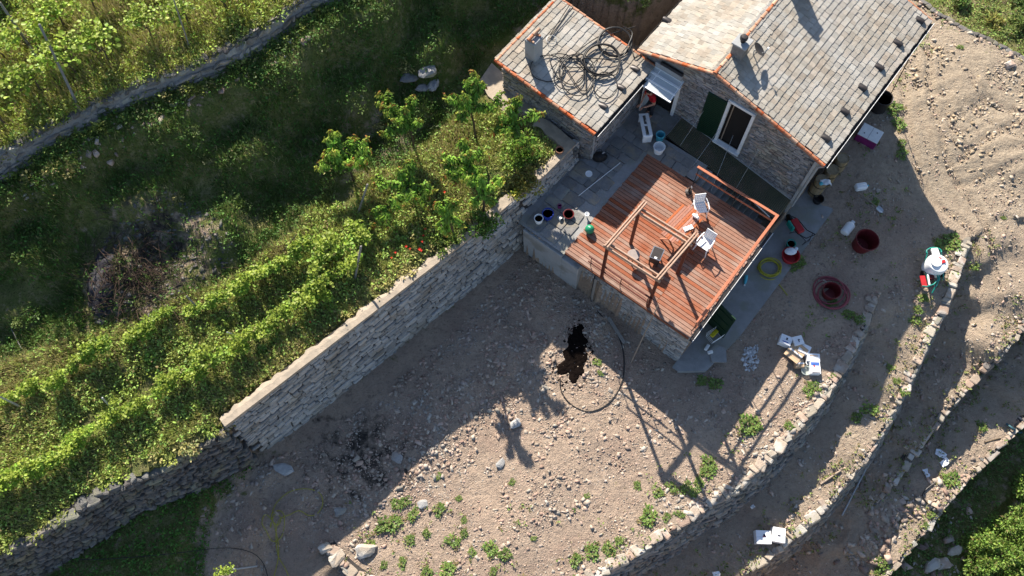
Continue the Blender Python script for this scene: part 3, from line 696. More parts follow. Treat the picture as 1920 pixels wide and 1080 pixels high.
# french window with open shutter
b = hb()
for u in (1.93,2.90): b.box((u,-.03,1.25+HZ),(.11,.14,2.42),bev=.01)
b.box((2.415,-.03,2.42+HZ),(1.08,.14,.11),bev=.01)
wf = b.build('window_frame','white_paint',house)
b = hb(); b.box((2.42,-.10,.07+HZ),(1.10,.22,.07),bev=.01); b.build('sill','white_paint',house)
b = hb(); b.box((2.42,.62,1.2+HZ),(.95,1.1,2.3)); 
bb = b; o = bb.build('room_recess','dark_interior',house)
o.data.flip_normals()
b = hb(); b.box((2.10,.16,1.2+HZ),(.03,.30,2.2)); b.build('inner_casement','pole_wood',house)
b = hb(); b.box((2.42,.35,.35+HZ),(.86,.5,.06)); b.build('inner_floor','barrel_wood',house)
b = hb(); b.box((1.50,-.075,1.16+HZ),(.80,.05,2.26),bev=.008)
sh = b.build('shutter','green_shutter',house)
b = hb()
for k in range(22): b.box((1.50,-.106,.16+k*.098+HZ),(.66,.014,.06))
b.build('shutter_slats','green_shutter',sh)
# entrance door: frame, leaf, awning
b = hb()
b.box((.0,-.04,1.0+HZ),(.12,.22,2.0),bev=.01); b.box((-1.1,-.04,1.0+HZ),(.10,.22,2.0),bev=.01); b.box((-.55,-.04,2.0+HZ),(1.2,.20,.1))
b.build('door_frame','white_paint',house)
b = hb(); b.box((-.58,.75,1.0+HZ),(1.05,1.5,1.98)); o = b.build('door_recess','dark_interior',house); o.data.flip_normals()
b = hb(); b.box((-1.07,-.40,.98+HZ),(.045,.66,1.85),bev=.006); dl = b.build('door_leaf','white_paint',house)
b = hb(); b.tube([(-1.04,-.66,1.0+HZ),(-.99,-.66,1.0+HZ),(-.99,-.56,1.0+HZ)],.012,6); b.build('door_handle','steel',dl)
aw = hb(); A0 = Vector((-1.17,-.02,2.02+HZ)); A1 = Vector((.12,-.02,2.02+HZ)); B0 = Vector((-1.17,-.98,1.86+HZ)); B1 = Vector((.16,-.98,1.86+HZ))
aw.add([A0,A1,B1,B0,A0+Vector((0,0,.02)),A1+Vector((0,0,.02)),B1+Vector((0,0,.02)),B0+Vector((0,0,.02))],[(0,3,2,1),(4,5,6,7),(0,1,5,4),(1,2,6,5),(2,3,7,6),(3,0,4,7)])
awn = aw.build('awning','panel_clear',house)
for f0,w in ((.36,.075),(.68,.055),(1.0,.05)):
    m = hb(); m.bar(A0.lerp(B0,f0)+Vector((-.02,0,.03)),A1.lerp(B1,f0)+Vector((.02,0,.03)),w,.035); m.build('awning_bar','white_plastic',awn)
for f0 in (.25,.97):
    m = hb(); m.bar(A0.lerp(A1,f0)+Vector((0,0,.01)),B0.lerp(B1,f0)+Vector((0,0,.01)),.025,.025); m.build('awning_strut','white_plastic',awn)
# box for rolled blind over the door
b = hb(); b.box((-.45,-.09,2.35+HZ),(.95,.12,.12),bev=.03); b.build('blind_box','dark_metal',house)
# chimneys
def chimney(parent,u,v,z0,z1,w,d,capmat,cowl=True,rz=0.0):
    c = hb(); c.box((u,v,(z0+z1)/2+HZ),(w,d,z1-z0),bev=.015); st = c.build('chimney','facade_stone',parent)
    c = hb(); c.box((u,v,z1+.03+HZ),(w+.10,d+.10,.06),bev=.01); c.build('chimney_cap',capmat,st)
    if cowl:
        c = hb(); c.lathe([(.085,0),(.085,.10),(.13,.12),(.14,.2),(.10,.25),(0.001,.26)],(u,v,z1+.06+HZ),12); c.build('chimney_cowl','dark_metal',st,True)
chimney(house,1.32,.97,2.9,4.0,.44,.44,'concrete_wall')
chimney(house,1.2,4.75,2.9,4.35,.5,.5,'white_paint')
# roof vents (raised tiles with a dark mouth)
def vent_mesh():
    V = []; F = []; n = 8
    prof = [(-.16,.0),( .02,.085),(.15,.10)]
    for x,h in prof:
        for k in range(n):
            a = PI*k/(n-1); V.append((x,.105*math.cos(a),max(.004,h*math.sin(a)+.004)))
    for i in range(2):
        for k in range(n-1): F.append((i*n+k,i*n+k+1,(i+1)*n+k+1,(i+1)*n+k))
    m = MB(); m.add(V,F)
    for k in range(2): pass
    return m.mesh('roof_vent','dark_metal',True)
VM = vent_mesh()
def vent(parent,side,s,v,z_=0.03):
    p,d,n,L_ = slope_pt(side,s,v,z_); y = n.cross(d); m = Matrix((d,y,n)).transposed().to_4x4(); m.translation = p; link('roof_vent',VM,parent,mat4=m@Matrix.Diagonal((1.15,1.15,1.35,1)))
def on_roof(px,py,side,lift=0.06):
    "photograph position -> (s, v) on a roof slope"
    _,d,n,L_ = slope_pt(side,0,0); d_ = CM.T@np.array([(px-960)/FPX,(py-540)/FPX,1.0])
    dl_ = Vector((d_[0]*UD[0]+d_[1]*UD[1], d_[0]*VD[0]+d_[1]*VD[1], d_[2])); o_ = -HO; ol = Vector((o_@UD,o_@VD,CAMZ+HZ))
    q = slope_pt(side,0,0,lift)[0]; tt = (q-ol).dot(n)/dl_.dot(n); p = ol+dl_*tt; return (p-q).dot(d), p.y
for px,py in ((1724,37),(1683,80),(1648,125),(1616,163),(1583,208),(1548,258)):
    s_,v_ = on_roof(px,py,1); vent(TI[1][0],1,s_,v_)
s_,v_ = on_roof(1252,38,-1); vent(TI[-1][0],-1,s_,v_)
# satellite dish fixed beside the chimney
dish = thing('satellite_dish','dark grey satellite dish on the slate roof beside the chimney','satellite dish',uvw(1.70,1.34,3.28),YAW)
b = MB(); b.tube([(0,0,0),(0,0,.28),(.05,-.05,.36)],.02,8); b.build('mast','galvanised',dish)
b = MB(); rot = Matrix.Rotation(R(38),3,'Z')@Matrix.Rotation(R(38),3,'Y')
b.lathe([(0.001,0),(.10,.012),(.2,.045),(.25,.075),(.256,.078),(.2,.062),(.10,.03),(0.001,.02)],(.12,-.08,.42),20,rot=rot); b.build('reflector','dark_metal',dish,True)
b = MB(); b.tube([(.12,-.08,.34),(.30,-.02,.36),(.40,.04,.58)],.012,6); b.build('feed_arm','galvanised',dish)
b = MB(); b.lathe([(.025,0),(.035,.03),(.03,.09)],(.40,.04,.56),10); b.build('feed_horn','white_plastic',dish)

# ------------------------------------------------------------------ lean-to
shed = thing('lean_to','low stone lean-to with slate roof carrying coils of black pipe','lean-to',uvw(-3.3,-1.9,0),YAW)
SO = Vector((-3.3,-1.9,0)); SL,SR,SF,SB = -5.5,-1.12,-3.78,-.12; ZL,ZRr = 2.60,2.02
S = lambda u,v,z: Vector((u,v,z))-SO
def sz(u): return ZL+(ZRr-ZL)*(u-SL)/(SR-SL)
b = MB()
for (u0,v0,u1,v1) in ((-5.35,-3.62,-1.3,-3.62),(-1.3,-3.62,-1.3,-.0),(-5.35,-.0,-5.35,-3.62),(-1.3,-.0,-5.35,-.0)):
    b.add([S(u0,v0,-.3),S(u1,v1,-.3),S(u1,v1,sz(u1)-.09),S(u0,v0,sz(u0)-.09)],[(0,1,2,3)])
sw = b.build('wall','mortar',shed)
insts = []; wt = []; z = -.2
while z < 2.5:
    c = r.uniform(.09,.2); u = -5.35
    while u < -1.34:
        l = r.uniform(.14,.42); um = u+l/2
        if z+c < sz(um)-.12 and u+l < -1.28: insts.append((xf(S(um,-3.63+r.uniform(-.02,.02),z+c/2),(1,0,r.normal(0,.05)),(0,1,0),(0,0,1),(l*.93,.1,c*.9)),int(r.integers(99)))); wt.append(l*c)
        u += l
    v = -3.6
    while v < -.2:
        l = r.uniform(.14,.42)
        if z+c < 1.9: insts.append((xf(S(-1.29+r.uniform(-.015,.015),v+l/2,z+c/2),(0,1,0),(-1,0,0),(0,0,1),(l*.93,.08,c*.9)),int(r.integers(99)))); wt.append(l*c*.5)
        v += l
    z += c
emit('wall_stone','wall_stones',insts,VS_FAC,sw,220,wt)
d = (Vector((SR,0,ZRr))-Vector((SL,0,ZL))).normalized(); n = Vector((-d.z,0,d.x)); L_ = math.hypot(SR-SL,ZRr-ZL)
b = MB(); V = []
for lift in (-.09,-.004):
    for s_,v_ in ((0,SF),(L_,SF),(L_,SB),(0,SB)): V.append(Vector((SL,v_,ZL))+d*s_+n*lift-SO)
b.add(V,[(0,3,2,1),(4,5,6,7),(0,1,5,4),(1,2,6,5),(2,3,7,6),(3,0,4,7)]); sr = b.build('roof_slope','dark_interior',shed)
insts = []; s_ = L_+.02; ws = []
while s_ > .1:
    v = SF-.2*r.random()
    while v < SB-.06:
        w = r.uniform(.2,.34)
        if v+w > SB-.02: w = SB-.02-v
        a = max(v,SF+.06); ww = v+w-a
        if ww > .05:
            c = Vector((SL,a+ww/2,ZL))+d*(s_-.16+r.uniform(-.012,.012))+n*(.026+r.uniform(-.003,.004))-SO
            insts.append((xf(c,(d+n*.10).normalized(),Vector((0,1,0))+d*r.normal(0,.02),(n-d*.10).normalized(),(.32,ww*.985,.04)),int(r.integers(99)))); ws.append(ww)
        v += w
    s_ -= .25
emit('roof_tile','roof_tiles',insts,VT,sr,300,ws)
for v_ in (SF,SB): tile_line('verge_tile',Vector((SR+.02,v_,ZRr))-SO,Vector((SL-.02,v_,ZL))-SO,shed,HTS,pitch=.31,up=n)
tile_line('verge_tile',Vector((SL,SF,ZL))-SO,Vector((SL,SB,ZL))-SO,shed,HTS,pitch=.31)
gutter(shed,S(SR+.07,SF+.02,ZRr-.06),S(SR+.07,SB,ZRr-.06),.06)
b = MB(); b.bar(S(SR+.135,SF,ZRr-.05),S(SR+.135,SB-.9,ZRr-.05),.014,.03); b.build('gutter_lip','white_paint',shed)
b = MB(); b.tube([S(SR+.04,SF+.1,ZRr-.12),S(-1.24,-3.55,1.5),S(-1.24,-3.55,.1)],.035,8); b.build('downpipe','galvanised',shed,True)
# chimney with a tiled cap
b = MB(); b.box(S(-4.62,-2.72,2.95),(.44,.5,1.0),bev=.02); ch = b.build('chimney','concrete_wall',shed)
tile_line('chimney_tile',S(-4.66,-3.0,3.55),S(-4.66,-2.42,3.55),ch,HTS,pitch=.3)
b = MB()
for v_ in (-2.9,-2.54): b.box(S(-4.62,v_,3.47),(.3,.06,.1))
b.build('chimney_pier','terracotta',ch)
for px,py in ((1190,128),(1163,163),(1130,198)):
    d_ = CM.T@np.array([(px-960)/FPX,(py-540)/FPX,1.0]); dl_ = Vector((d_[0]*UD[0]+d_[1]*UD[1],d_[0]*VD[0]+d_[1]*VD[1],d_[2])); ol = Vector(((-HO)@UD,(-HO)@VD,CAMZ))
    q = Vector((SL,0,ZL))+n*.06; tt = (q-ol).dot(n)/dl_.dot(n); p_ = ol+dl_*tt-n*.03-SO; y = n.cross(d); m = Matrix((d,y,n)).transposed().to_4x4(); m.translation = p_
    link('roof_vent',VM,sr,mat4=m@Matrix.Diagonal((1.1,1.1,1.3,1)))
def shed_roof(px,py,lift):
    d_ = CM.T@np.array([(px-960)/FPX,(py-540)/FPX,1.0]); dl_ = Vector((d_[0]*UD[0]+d_[1]*UD[1],d_[0]*VD[0]+d_[1]*VD[1],d_[2])); ol = Vector(((-HO)@UD,(-HO)@VD,CAMZ))
    q = Vector((SL,0,ZL))+n*lift; tt = (q-ol).dot(n)/dl_.dot(n); p_ = ol+dl_*tt; w = uvw(p_.x,p_.y,p_.z); return Vector(w)
SHN = n.copy(); SHD = d.copy()
# ------------------------------------------------------------------ patio, deck base, path
pat = MB(); pat.add([uvw(-1.75,-7.3,-.028),uvw(.3,-7.3,-.028),uvw(.3,-2.0,-.028),uvw(2.32,-2.0,-.028),uvw(2.32,-1.14,-.028),uvw(.4,-1.14,-.028),uvw(.4,-.02,-.028),uvw(-1.3,-.02,-.028),uvw(-1.3,-3.6,-.028),uvw(-2.4,-4.2,-.028)],[tuple(range(10))])
po = pat.build('patio','concrete'); po['kind'] = 'structure'; po['label'] = 'grey flagstone patio in the shade between house and deck'
VP = make_variants('paving_slab','paving',10,.06,.06)
insts = []; wt = []; v = -7.2; r = np.random.default_rng(41)
while v < -.1:
    dv = r.uniform(.32,.6); u = -1.55
    while u < 2.3:
        du = r.uniform(.35,.75); um,vm = u+du/2,v+dv/2
        if (um < .27-.1 and vm < -2.1) or (vm > -2.0+dv/2-.1 and um < 2.25 and not(u+du > .42 and v+dv > -1.12)):
            if u+du < (.28 if vm < -2.1 else 2.31) and v+dv < (-.05 if True else 0) and not (um < -1.2 and vm > -3.7):
                insts.append((xf(uvw(um,vm,-.015+r.uniform(-.006,.006)),(*UD,0),(*VD,0),(0,0,1),(du*.95,dv*.95,.05)),int(r.integers(99)))); wt.append(1)
        u += du
    v += dv
emit('paving_slab','paving_slabs',insts,VP,po,300,wt)
base = thing('basement','stone and concrete basement wall carrying the wooden deck','basement wall',uvw(2.9,-4.7,-2.5),YAW); BO = Vector((2.9,-4.7,-2.5))
Bq = lambda u,v,z: Vector((u,v,z))-BO
b = MB()
def quad(*p): b.add([Bq(*q) for q in p],[tuple(range(len(p)))])
quad((.3,-7.2,-3),(5.52,-7.2,-3),(5.52,-7.06,-.16),(.3,-7.06,-.16)); quad((5.52,-7.2,-3),(5.52,-2.0,-3),(5.5,-2.0,-.16),(5.52,-7.06,-.16))
quad((2.32,-2.1,-.16),(2.32,-2.1,-3),(5.5,-2.1,-3),(5.5,-2.1,-.16)); quad((.3,-7.06,-.16),(5.52,-7.06,-.16),(5.5,-2.1,-.16),(.3,-2.1,-.16))
bw = b.build('wall','mortar',base)
insts = []; wt = []; z = -3.0
while z < -.2:
    c = r.uniform(.08,.16); u = .95
    while u < 5.4:
        l = r.uniform(.14,.4)
        if u+l > 5.56: l = 5.56-u
        if z+c < -.16 and l > .08:
            vv = -7.2+.14*(z+3)/2.84; insts.append((xf(Bq(u+l/2,vv-.0+r.uniform(-.02,.015),z+c/2),(1,0,r.normal(0,.03)),(0,1,0),(0,0,1),(l*.95,.1,c*.9)),int(r.integers(99)))); wt.append(l*c)
        u += l
    z += c
VS_WARM = make_variants('wall_stone','stone_warm' if 'stone_warm' in MATS else 'stone_grey',10,.09,.14)
emit('wall_stone','wall_stones',insts,VS_WARM,bw,200,wt)
b = MB(); b.box(Bq(-.62,-7.22,-1.35),(1.75,.32,2.4),bev=.02); b.box(Bq(.62,-7.23,-1.45),(.74,.28,2.3),bev=.02); b.build('concrete_wall','concrete_wall',base)
b = MB(); b.box(Bq(-.62,-6.9,-.20),(1.7,.35,.22),bev=.02); b.build('concrete_kerb','concrete',base)
# basement door standing open on the right side
b = MB(); b.box((0,0,0),(.82,.05,1.95),bev=.006); dr = b.build('basement_door','green_shutter',base); dr.location = Bq(5.98,-5.35,-1.5); dr.rotation_euler = (0,0,R(-12))
b = MB()
for k in (-.55,.0,.55): b.box((0,-.035,k),(.7,.02,.42))
b.build('door_panel','green_shutter',dr)
path = MB(); V = []; F = []
ps = [(-7.55,.25),(-6.9,1.05),(-5,1.3),(-3,1.33),(0,1.35),(3,1.38),(5.2,1.4),(7.2,1.3)]
for v_,w in ps:
    a = uvw(5.53,v_); c = uvw(5.53+w,v_); za = -2.46; V += [(a[0],a[1],za),(c[0],c[1],za),(c[0],c[1],za-.25)]
for i in range(len(ps)-1): F += [(3*i,3*i+1,3*i+4,3*i+3),(3*i+1,3*i+2,3*i+5,3*i+4)]
path.add(V,F); o = path.build('concrete_path','concrete'); o['kind'] = 'structure'; o['label'] = 'concrete path along the right side of the house'
pad = MB(); PP = [at(a,b,1.05)[:2] for a,b in ((922,118),(965,158),(1010,194),(988,214),(952,208),(915,180),(900,150))]
pad.prism([tuple(q) for q in PP],.5,1.06); o = pad.build('concrete_pad','cap_concrete'); o['kind'] = 'structure'; o['label'] = 'pale sunlit concrete pad at the back corner of the lean-to'
# stairs down between house and deck
st = thing('basement_stairs','dark stone steps going down between facade and deck','stairs',uvw(3.4,-1.2,-2.5),YAW)
for k in range(11):
    b = MB(); b.box((-1.1+k*.24+.12,0,2.5-.25-k*.22-.1),(.28,1.7,.2),bev=.015); b.build('step','concrete',st)

# ------------------------------------------------------------------ deck
deck = thing('wooden_deck','reddish wooden plank deck on top of the basement wall','deck',uvw(2.9,-4.65,-.16),YAW); DO = Vector((2.9,-4.65,-.16))
Dq = lambda u,v,z: Vector((u,v,z))-DO
rr = random.Random(3)
v = -7.2; i = 0
BM_ = []
while v < -2.08:
    jit = rr.uniform(-.025,.02); cut = rr.choice([None,None,1.6,2.8,3.9]) if i > 1 else None
    segs = [(.28+jit,5.52+rr.uniform(-.02,.03))] if cut is None else [(.28+jit,cut-.003),(cut+.003,5.52+rr.uniform(-.02,.03))]
    for a,c in segs:
        b = MB(); b.box((0,0,0),(c-a,.126,.034),bev=.006); o = b.build('board','deck_wood',deck); o.location = Dq((a+c)/2,v+.065,-.017+rr.uniform(-.003,.003))
    v += .139; i += 1
b = MB()
for u in (.5,1.4,2.4,3.4,4.4,5.3): b.box(Dq(u,-4.64,-.09),(.09,5.0,.10))
b.build('joists','deck_beam',deck)
for u0,u1,v0 in ((.3,5.5,-7.215),):
    b = MB(); b.box(Dq((u0+u1)/2,v0,-.085),(u1-u0,.03,.12)); b.build('fascia','deck_beam',deck)
b = MB(); b.box(Dq(5.60,-4.65,-.10),(.10,5.15,.10),bev=.01); b.build('gutter','dark_metal',deck)
b = MB(); b.box(Dq(5.665,-4.65,-.075),(.016,5.2,.03)); b.build('gutter_lip','white_paint',deck)
# railings: flat timber rails on bent metal brackets
rail = thing('deck_railing','brown timber railing with thin metal posts round the deck','railing',uvw(5.3,-4.5,0),YAW); RO = Vector((5.3,-4.5,0))
Rq = lambda u,v,z: Vector((u,v,z))-RO
for nm,a,c in (('top_rail',(2.22,-2.02,.95),(5.5,-2.0,.95)),('mid_rail',(2.25,-2.02,.5),(5.46,-2.0,.5)),('top_rail',(5.47,-1.96,.955),(5.47,-7.0,.955)),('mid_rail',(5.49,-2.0,.5),(5.49,-7.0,.5)),
                ('top_rail',(1.25,-7.2,.92),(3.85,-7.2,.92)),('mid_rail',(1.25,-7.2,.5),(3.85,-7.2,.5))):
    b = MB(); flat = nm == 'top_rail'; thin = a[1] < -7.1
    b.bar(Rq(*a),Rq(*c),.05 if thin else (.10 if flat else .03),.05 if thin else (.035 if flat else .09),bev=.006); b.build(nm,'post_wood' if thin else 'rail_wood',rail)
def bracket(u,v,du,dv):
    b = MB(); b.tube([Rq(u+du,v+dv,.02),Rq(u+du*.9,v+dv*.9,.1),Rq(u,v,.3),Rq(u,v,.94)],.016,6); b.build('metal_post','dark_metal',rail)
for u in (2.3,3.9,5.4): bracket(u,-2.03,.03,-.12)
for v_ in (-3.3,-4.7,-5.9,-6.98): bracket(5.46,v_,-.03,0)
for u in (1.35,2.6,3.7): bracket(u,-7.18,.0,.05)
# pergola frame
pg = thing('pergola_frame','open timber frame with four dark posts and pale beams on the deck','pergola',uvw(2.85,-6.35,0),YAW); GO = Vector((2.85,-6.35,0))
Gq = lambda u,v,z: Vector((u,v,z))-GO
PC = [(1.86,-7.18),(3.77,-7.12),(1.92,-5.52),(3.86,-5.46)]
for u,v_ in PC:
    b = MB(); b.box(Gq(u,v_,1.2),(.10,.10,2.5),bev=.01); b.build('post','post_wood',pg)
for (a,c,off) in ((0,1,-.075),(0,1,.075),(2,3,-.075),(2,3,.075)):
    u0,v0 = PC[a]; u1,v1 = PC[c]; b = MB(); b.bar(Gq(u0-.12,v0+off,2.44-.08*(off > 0)*0),Gq(u1+.12,v1+off,2.44),.045,.14,bev=.006); b.build('beam','pale_beam',pg)
for (a,c) in ((0,2),(1,3)):
    u0,v0 = PC[a]; u1,v1 = PC[c]
    for off in (-.04,.05):
        b = MB(); b.bar(Gq(u0+off,v0-.14,2.575),Gq(u1+off,v1+.32,2.575),.05,.12,bev=.006); b.build('beam','pale_beam',pg)
# corrugated shade over the stairs
can = thing('shade_canopy','sloping olive brown corrugated sheet over the basement stairs below the window','canopy',uvw(2.9,-.6,-.4),YAW); CO = Vector((2.9,-.6,-.4))
V = []; F = []; nu = 150
for i in range(nu+1):
    t_ = i/nu; u = .42+t_*5.03; z0 = .14-.90*t_
    for v_,q in ((-.04,.03),(-1.1,0)):
        V.append(Vector((u,v_,z0+q+(.012 if i%2 else -.012)))-CO)
for i in range(nu): F.append((2*i,2*i+1,2*i+3,2*i+2))
b = MB(); b.add(V,F); b.build('corrugated_sheet','canopy',can)
b = MB(); b.bar(Vector((.38,-.05,.20))-CO,Vector((5.47,-.05,-.70))-CO,.06,.05); b.build('edge_bar','galvanised',can)
b = MB(); b.bar(Vector((.42,-1.1,.12))-CO,Vector((5.45,-1.1,-.78))-CO,.03,.04); b.build('front_bar','dark_metal',can)
for k,(a,c) in enumerate((((.42,-1.08,.17),(.42,-.03,.2)),((1.15,-.03,1.3),(1.05,-1.12,.1)),((1.95,-.1,.9),(1.9,-1.5,.02)),((2.5,-.1,.9),(3.0,-2.0,.02)),((3.55,-.05,.95),(3.6,-1.1,-.5)))):
    w = thing('guy_wire',['pale wire along the left edge of the canopy','pale wire across the green shutter','pale wire hanging at the left of the window','pale wire running from the window to the deck','pale wire hanging on the wall right of the window'][k],'wire',uvw(*a),YAW)
    b = MB(); b.tube([(0,0,0),Vector(c)-Vector(a)],.006,5); b.build('wire_strand','galvanised',w)
# ------------------------------------------------------------------ vegetation
def basis(d, up_jit):
    "rows: side, dir, normal for leaf directions d (n,3)"
    d = d/np.linalg.norm(d,axis=1)[:,None]; a = np.tile([0,0,1.0],(len(d),1))+up_jit; s = np.cross(d,a); s /= np.linalg.norm(s,axis=1)[:,None]+1e-9; nn = np.cross(s,d); return s,d,nn
LEAF = np.array([(0,0,0),(.42,.28,.10),(.40,.68,.08),(0,1,-.04),(-.40,.68,.08),(-.42,.28,.10)]); LEAF_F = np.array([(0,1,2,3),(0,3,4,5)])
BLADE = np.array([(-.5,0,0),(.5,0,0),(.28,1,0),(-.28,1,0)]); BLADE_F = np.array([(0,1,2,3)])
def leaves(pos, dr, length, width, col, tmpl=LEAF, fac=LEAF_F, r=None, flat=.35):
    r = r or rng; n = len(pos); s,d,nn = basis(dr,r.normal(0,flat,(n,3))); length = np.broadcast_to(length,n)[:,None,None]; width = np.broadcast_to(width,n)[:,None,None]
    T = tmpl[None]; V = pos[:,None]+s[:,None]*T[...,0:1]*width+d[:,None]*T[...,1:2]*length+nn[:,None]*T[...,2:3]*length
    F = fac[None]+np.arange(n)[:,None,None]*len(tmpl); C = np.repeat(col[:,None],len(tmpl),1)
    return V.reshape(-1,3),F.reshape(-1,fac.shape[1]),C.reshape(-1,3)
class Veg:
    def __init__(s): s.V = []; s.F = []; s.C = []; s.n = 0
    def add(s,V,F,C): s.V.append(V); s.F.append(F+s.n); s.C.append(C); s.n += len(V)
    def mesh(s,name,mat): return fastmesh(name,np.concatenate(s.V),[np.concatenate(s.F)],mat,np.clip(np.concatenate(s.C),.002,1))
def green(n, base, var, r, dry=0.0, drycol=(.22,.17,.075)):
    c = 2.0*np.array(base)*np.array([1.12,1.0,1.0])[None]*(1+r.normal(0,var,(n,1)))*(1+r.normal(0,var*.3,(n,3)))
    m = r.random(n) < dry; c[m] = np.array(drycol)*(1+r.normal(0,.2,(m.sum(),1))); return np.abs(c)
# ---- grass and weeds as ground cover
def cover(name,label,poly_px,zref,regions,dens,hgt,base,dry,seed,broad=.3,wid=.012,density_noise=True,clear=None,thr=-.9):
    r = np.random.default_rng(seed); P = pxpoly(poly_px,zref) if not isinstance(poly_px,np.ndarray) else poly_px
    lo,hi = P.min(0),P.max(0); n = int((hi-lo).prod()*dens); x = r.uniform(lo[0],hi[0],n); y = r.uniform(lo[1],hi[1],n); m = inside(P,x,y); x,y = x[m],y[m]
    if density_noise:
        q = wobh(x*.9+seed*3,y*.9-seed); m = q+r.normal(0,.5,len(q)) > thr; x,y = x[m],y[m]
    if clear is not None:
        m = clear(x,y); x,y = x[m],y[m]
    z,rd = terrain(x,y); m = np.isin(rd,[RID[k] for k in regions]); x,y,z = x[m],y[m],z[m]; n = len(x)
    vg = Veg(); tone = wobh(x*.5-5,y*.5+seed)*.8
    k = 4; nb = int(n*(1-broad)); 
    for j in range(k):
        a = r.uniform(0,2*PI,nb); lean = r.uniform(.15,.9,nb); d = np.stack([np.cos(a)*lean,np.sin(a)*lean,np.ones(nb)],1)
        L_ = hgt*r.uniform(.5,1.3,nb)*(1+.25*tone[:nb]); c = green(nb,base,.22,r,0)
        dm = r.random(nb) < dry*(1+.8*tone[:nb]); c[dm] = np.array([.36,.31,.14])*(1+r.normal(0,.25,(dm.sum(),1)))
        pos = np.stack([x[:nb]+r.normal(0,.035,nb),y[:nb]+r.normal(0,.035,nb),z[:nb]-.02],1)
        vg.add(*leaves(pos,d,np.abs(L_),wid*r.uniform(.7,1.5,nb),np.abs(c),BLADE,BLADE_F,r,.1))
    nw = n-nb
    for j in range(5):
        a = r.uniform(0,2*PI,nw); d = np.stack([np.cos(a),np.sin(a),r.uniform(-.1,.9,nw)],1); c = green(nw,np.array(base)*np.array([.85,1.05,.9]),.25,r,dry*.4)
        pos = np.stack([x[nb:]+r.normal(0,.05,nw),y[nb:]+r.normal(0,.05,nw),z[nb:]+r.uniform(.01,hgt*.9,nw)],1)
        l = r.uniform(.05,.11,nw); vg.add(*leaves(pos,d,l,l*.6,c,LEAF,LEAF_F,r,.3))
    o = link(name,vg.mesh(name,'grass_blade')); tag(o,label,'grass',kind='stuff'); return o
MIDP = np.array(list(UPW)+[uv2(-1.8,7.4),uv2(-3,2),uv2(-5.7,1.0),at(915,110,.93)[:2],at(888,148,.93)[:2],at(905,186,.93)[:2],at(945,215,.93)[:2],TRN[-1]-[.25,.1],TRN[2]-[.5,.3],TRN[0]-[.6,.3]]+[q+np.array([-.30,.38]) for q in RWL[1:]]+[q+np.array([-.2,.3]) for q in RGH])
view = pxpoly([(-60,-60),(1980,-60),(1980,1140),(-60,1140)],1.0)
lit_y = lambda x,y: None
def nobrush(x,y): return ~inside(bt,x,y) | (np.random.default_rng(1).random(len(x)) < .25)
def clip_view(x,y):
    z,_ = terrain(x,y,False); q = (CM@np.stack([x,y,z-CAMZ])); return (np.abs(q[0]/q[2]*FPX) < 1010) & (np.abs(q[1]/q[2]*FPX) < 590)
cl = lambda x,y: clip_view(x,y) & nobrush(x,y)
SUNNY = pxpoly([(-60,700),(0,690),(240,618),(450,520),(560,440),(610,345),(740,320),(880,200),(940,150),(1090,280),(1000,400),(640,660),(430,820),(0,1060),(-80,1100)],1.0)  # sunlit side of the shadow edge
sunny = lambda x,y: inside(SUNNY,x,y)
cover('grass','tall yellow green grass and weeds between the vine rows and trees, coloured lighter as sunlit',MIDP,.9,['mid'],330,.22,(.15,.19,.05),.36,3,.12,.016,True,lambda x,y: cl(x,y) & sunny(x,y),-1.2)
cover('grass','grass and weeds over the bank, its shade put into their dark colour',MIDP,.9,['mid'],230,.20,(.042,.078,.016),.07,13,.12,.014,True,lambda x,y: cl(x,y) & ~sunny(x,y),-.9)  # bank grass gets a darker base colour that stands in for shade
cover('grass','sunlit yellow green grass under the vines on the high terrace',np.concatenate([UPW,[[4,45],[-30,45],[-40,12]]]),5,['up'],260,.30,(.15,.185,.034),.42,4,.14,.012,True,clip_view,-1.3)
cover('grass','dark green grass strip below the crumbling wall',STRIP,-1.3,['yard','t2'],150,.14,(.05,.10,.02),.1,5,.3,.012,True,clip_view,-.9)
cover('grass','weeds on the shaded ground below the lowest wall',np.array(list(W4)+[[2,-30],[60,-30],[60,0]]),-7,['lowest'],70,.16,(.07,.11,.03),.3,6,.4,.012,True,clip_view,-.7)
cover('grass','pale weeds beyond the rubble wall at top right',np.array(list(CRW)+[[40,20],[60,60],[10,60]]),-3,['topright'],110,.2,(.11,.14,.04),.4,7,.45,.012,True,clip_view,-1.1)
def near_edge(cv,w):
    def f(x,y):
        d = np.full(len(x),9.)
        for q in cv: d = np.minimum(d,np.hypot(x-q[0],y-q[1]))
        return clip_view(x,y) & (np.random.default_rng(2).random(len(x)) < np.exp(-(d/w)**2))
    return f
cover('dry_grass','dry grass and low weeds along the rims of the stony terraces',view*1.25,-3,['t2','t3','t4'],70,.09,(.12,.13,.05),.75,8,.35,.01,True,near_edge(np.concatenate([W2[::2],W3[::2],W4[::2]]),.85),-.4)
cover('dry_grass','sparse dry weeds scattered over the rubble yard and dirt track',view*1.15,-2.5,['yard'],16,.10,(.10,.125,.04),.6,9,.4,.01,True,lambda x,y: clip_view(x,y) & (inside(pxpoly([(640,930),(900,960),(1180,900),(1330,820),(1500,700),(1650,560),(1700,500),(1800,440),(1660,320),(1640,250),(1700,180),(1760,60),(1920,130),(1920,100),(1700,0),(1560,330),(1500,640),(1300,1000),(1100,1100),(620,1100)],-2.5),x,y)),.05)
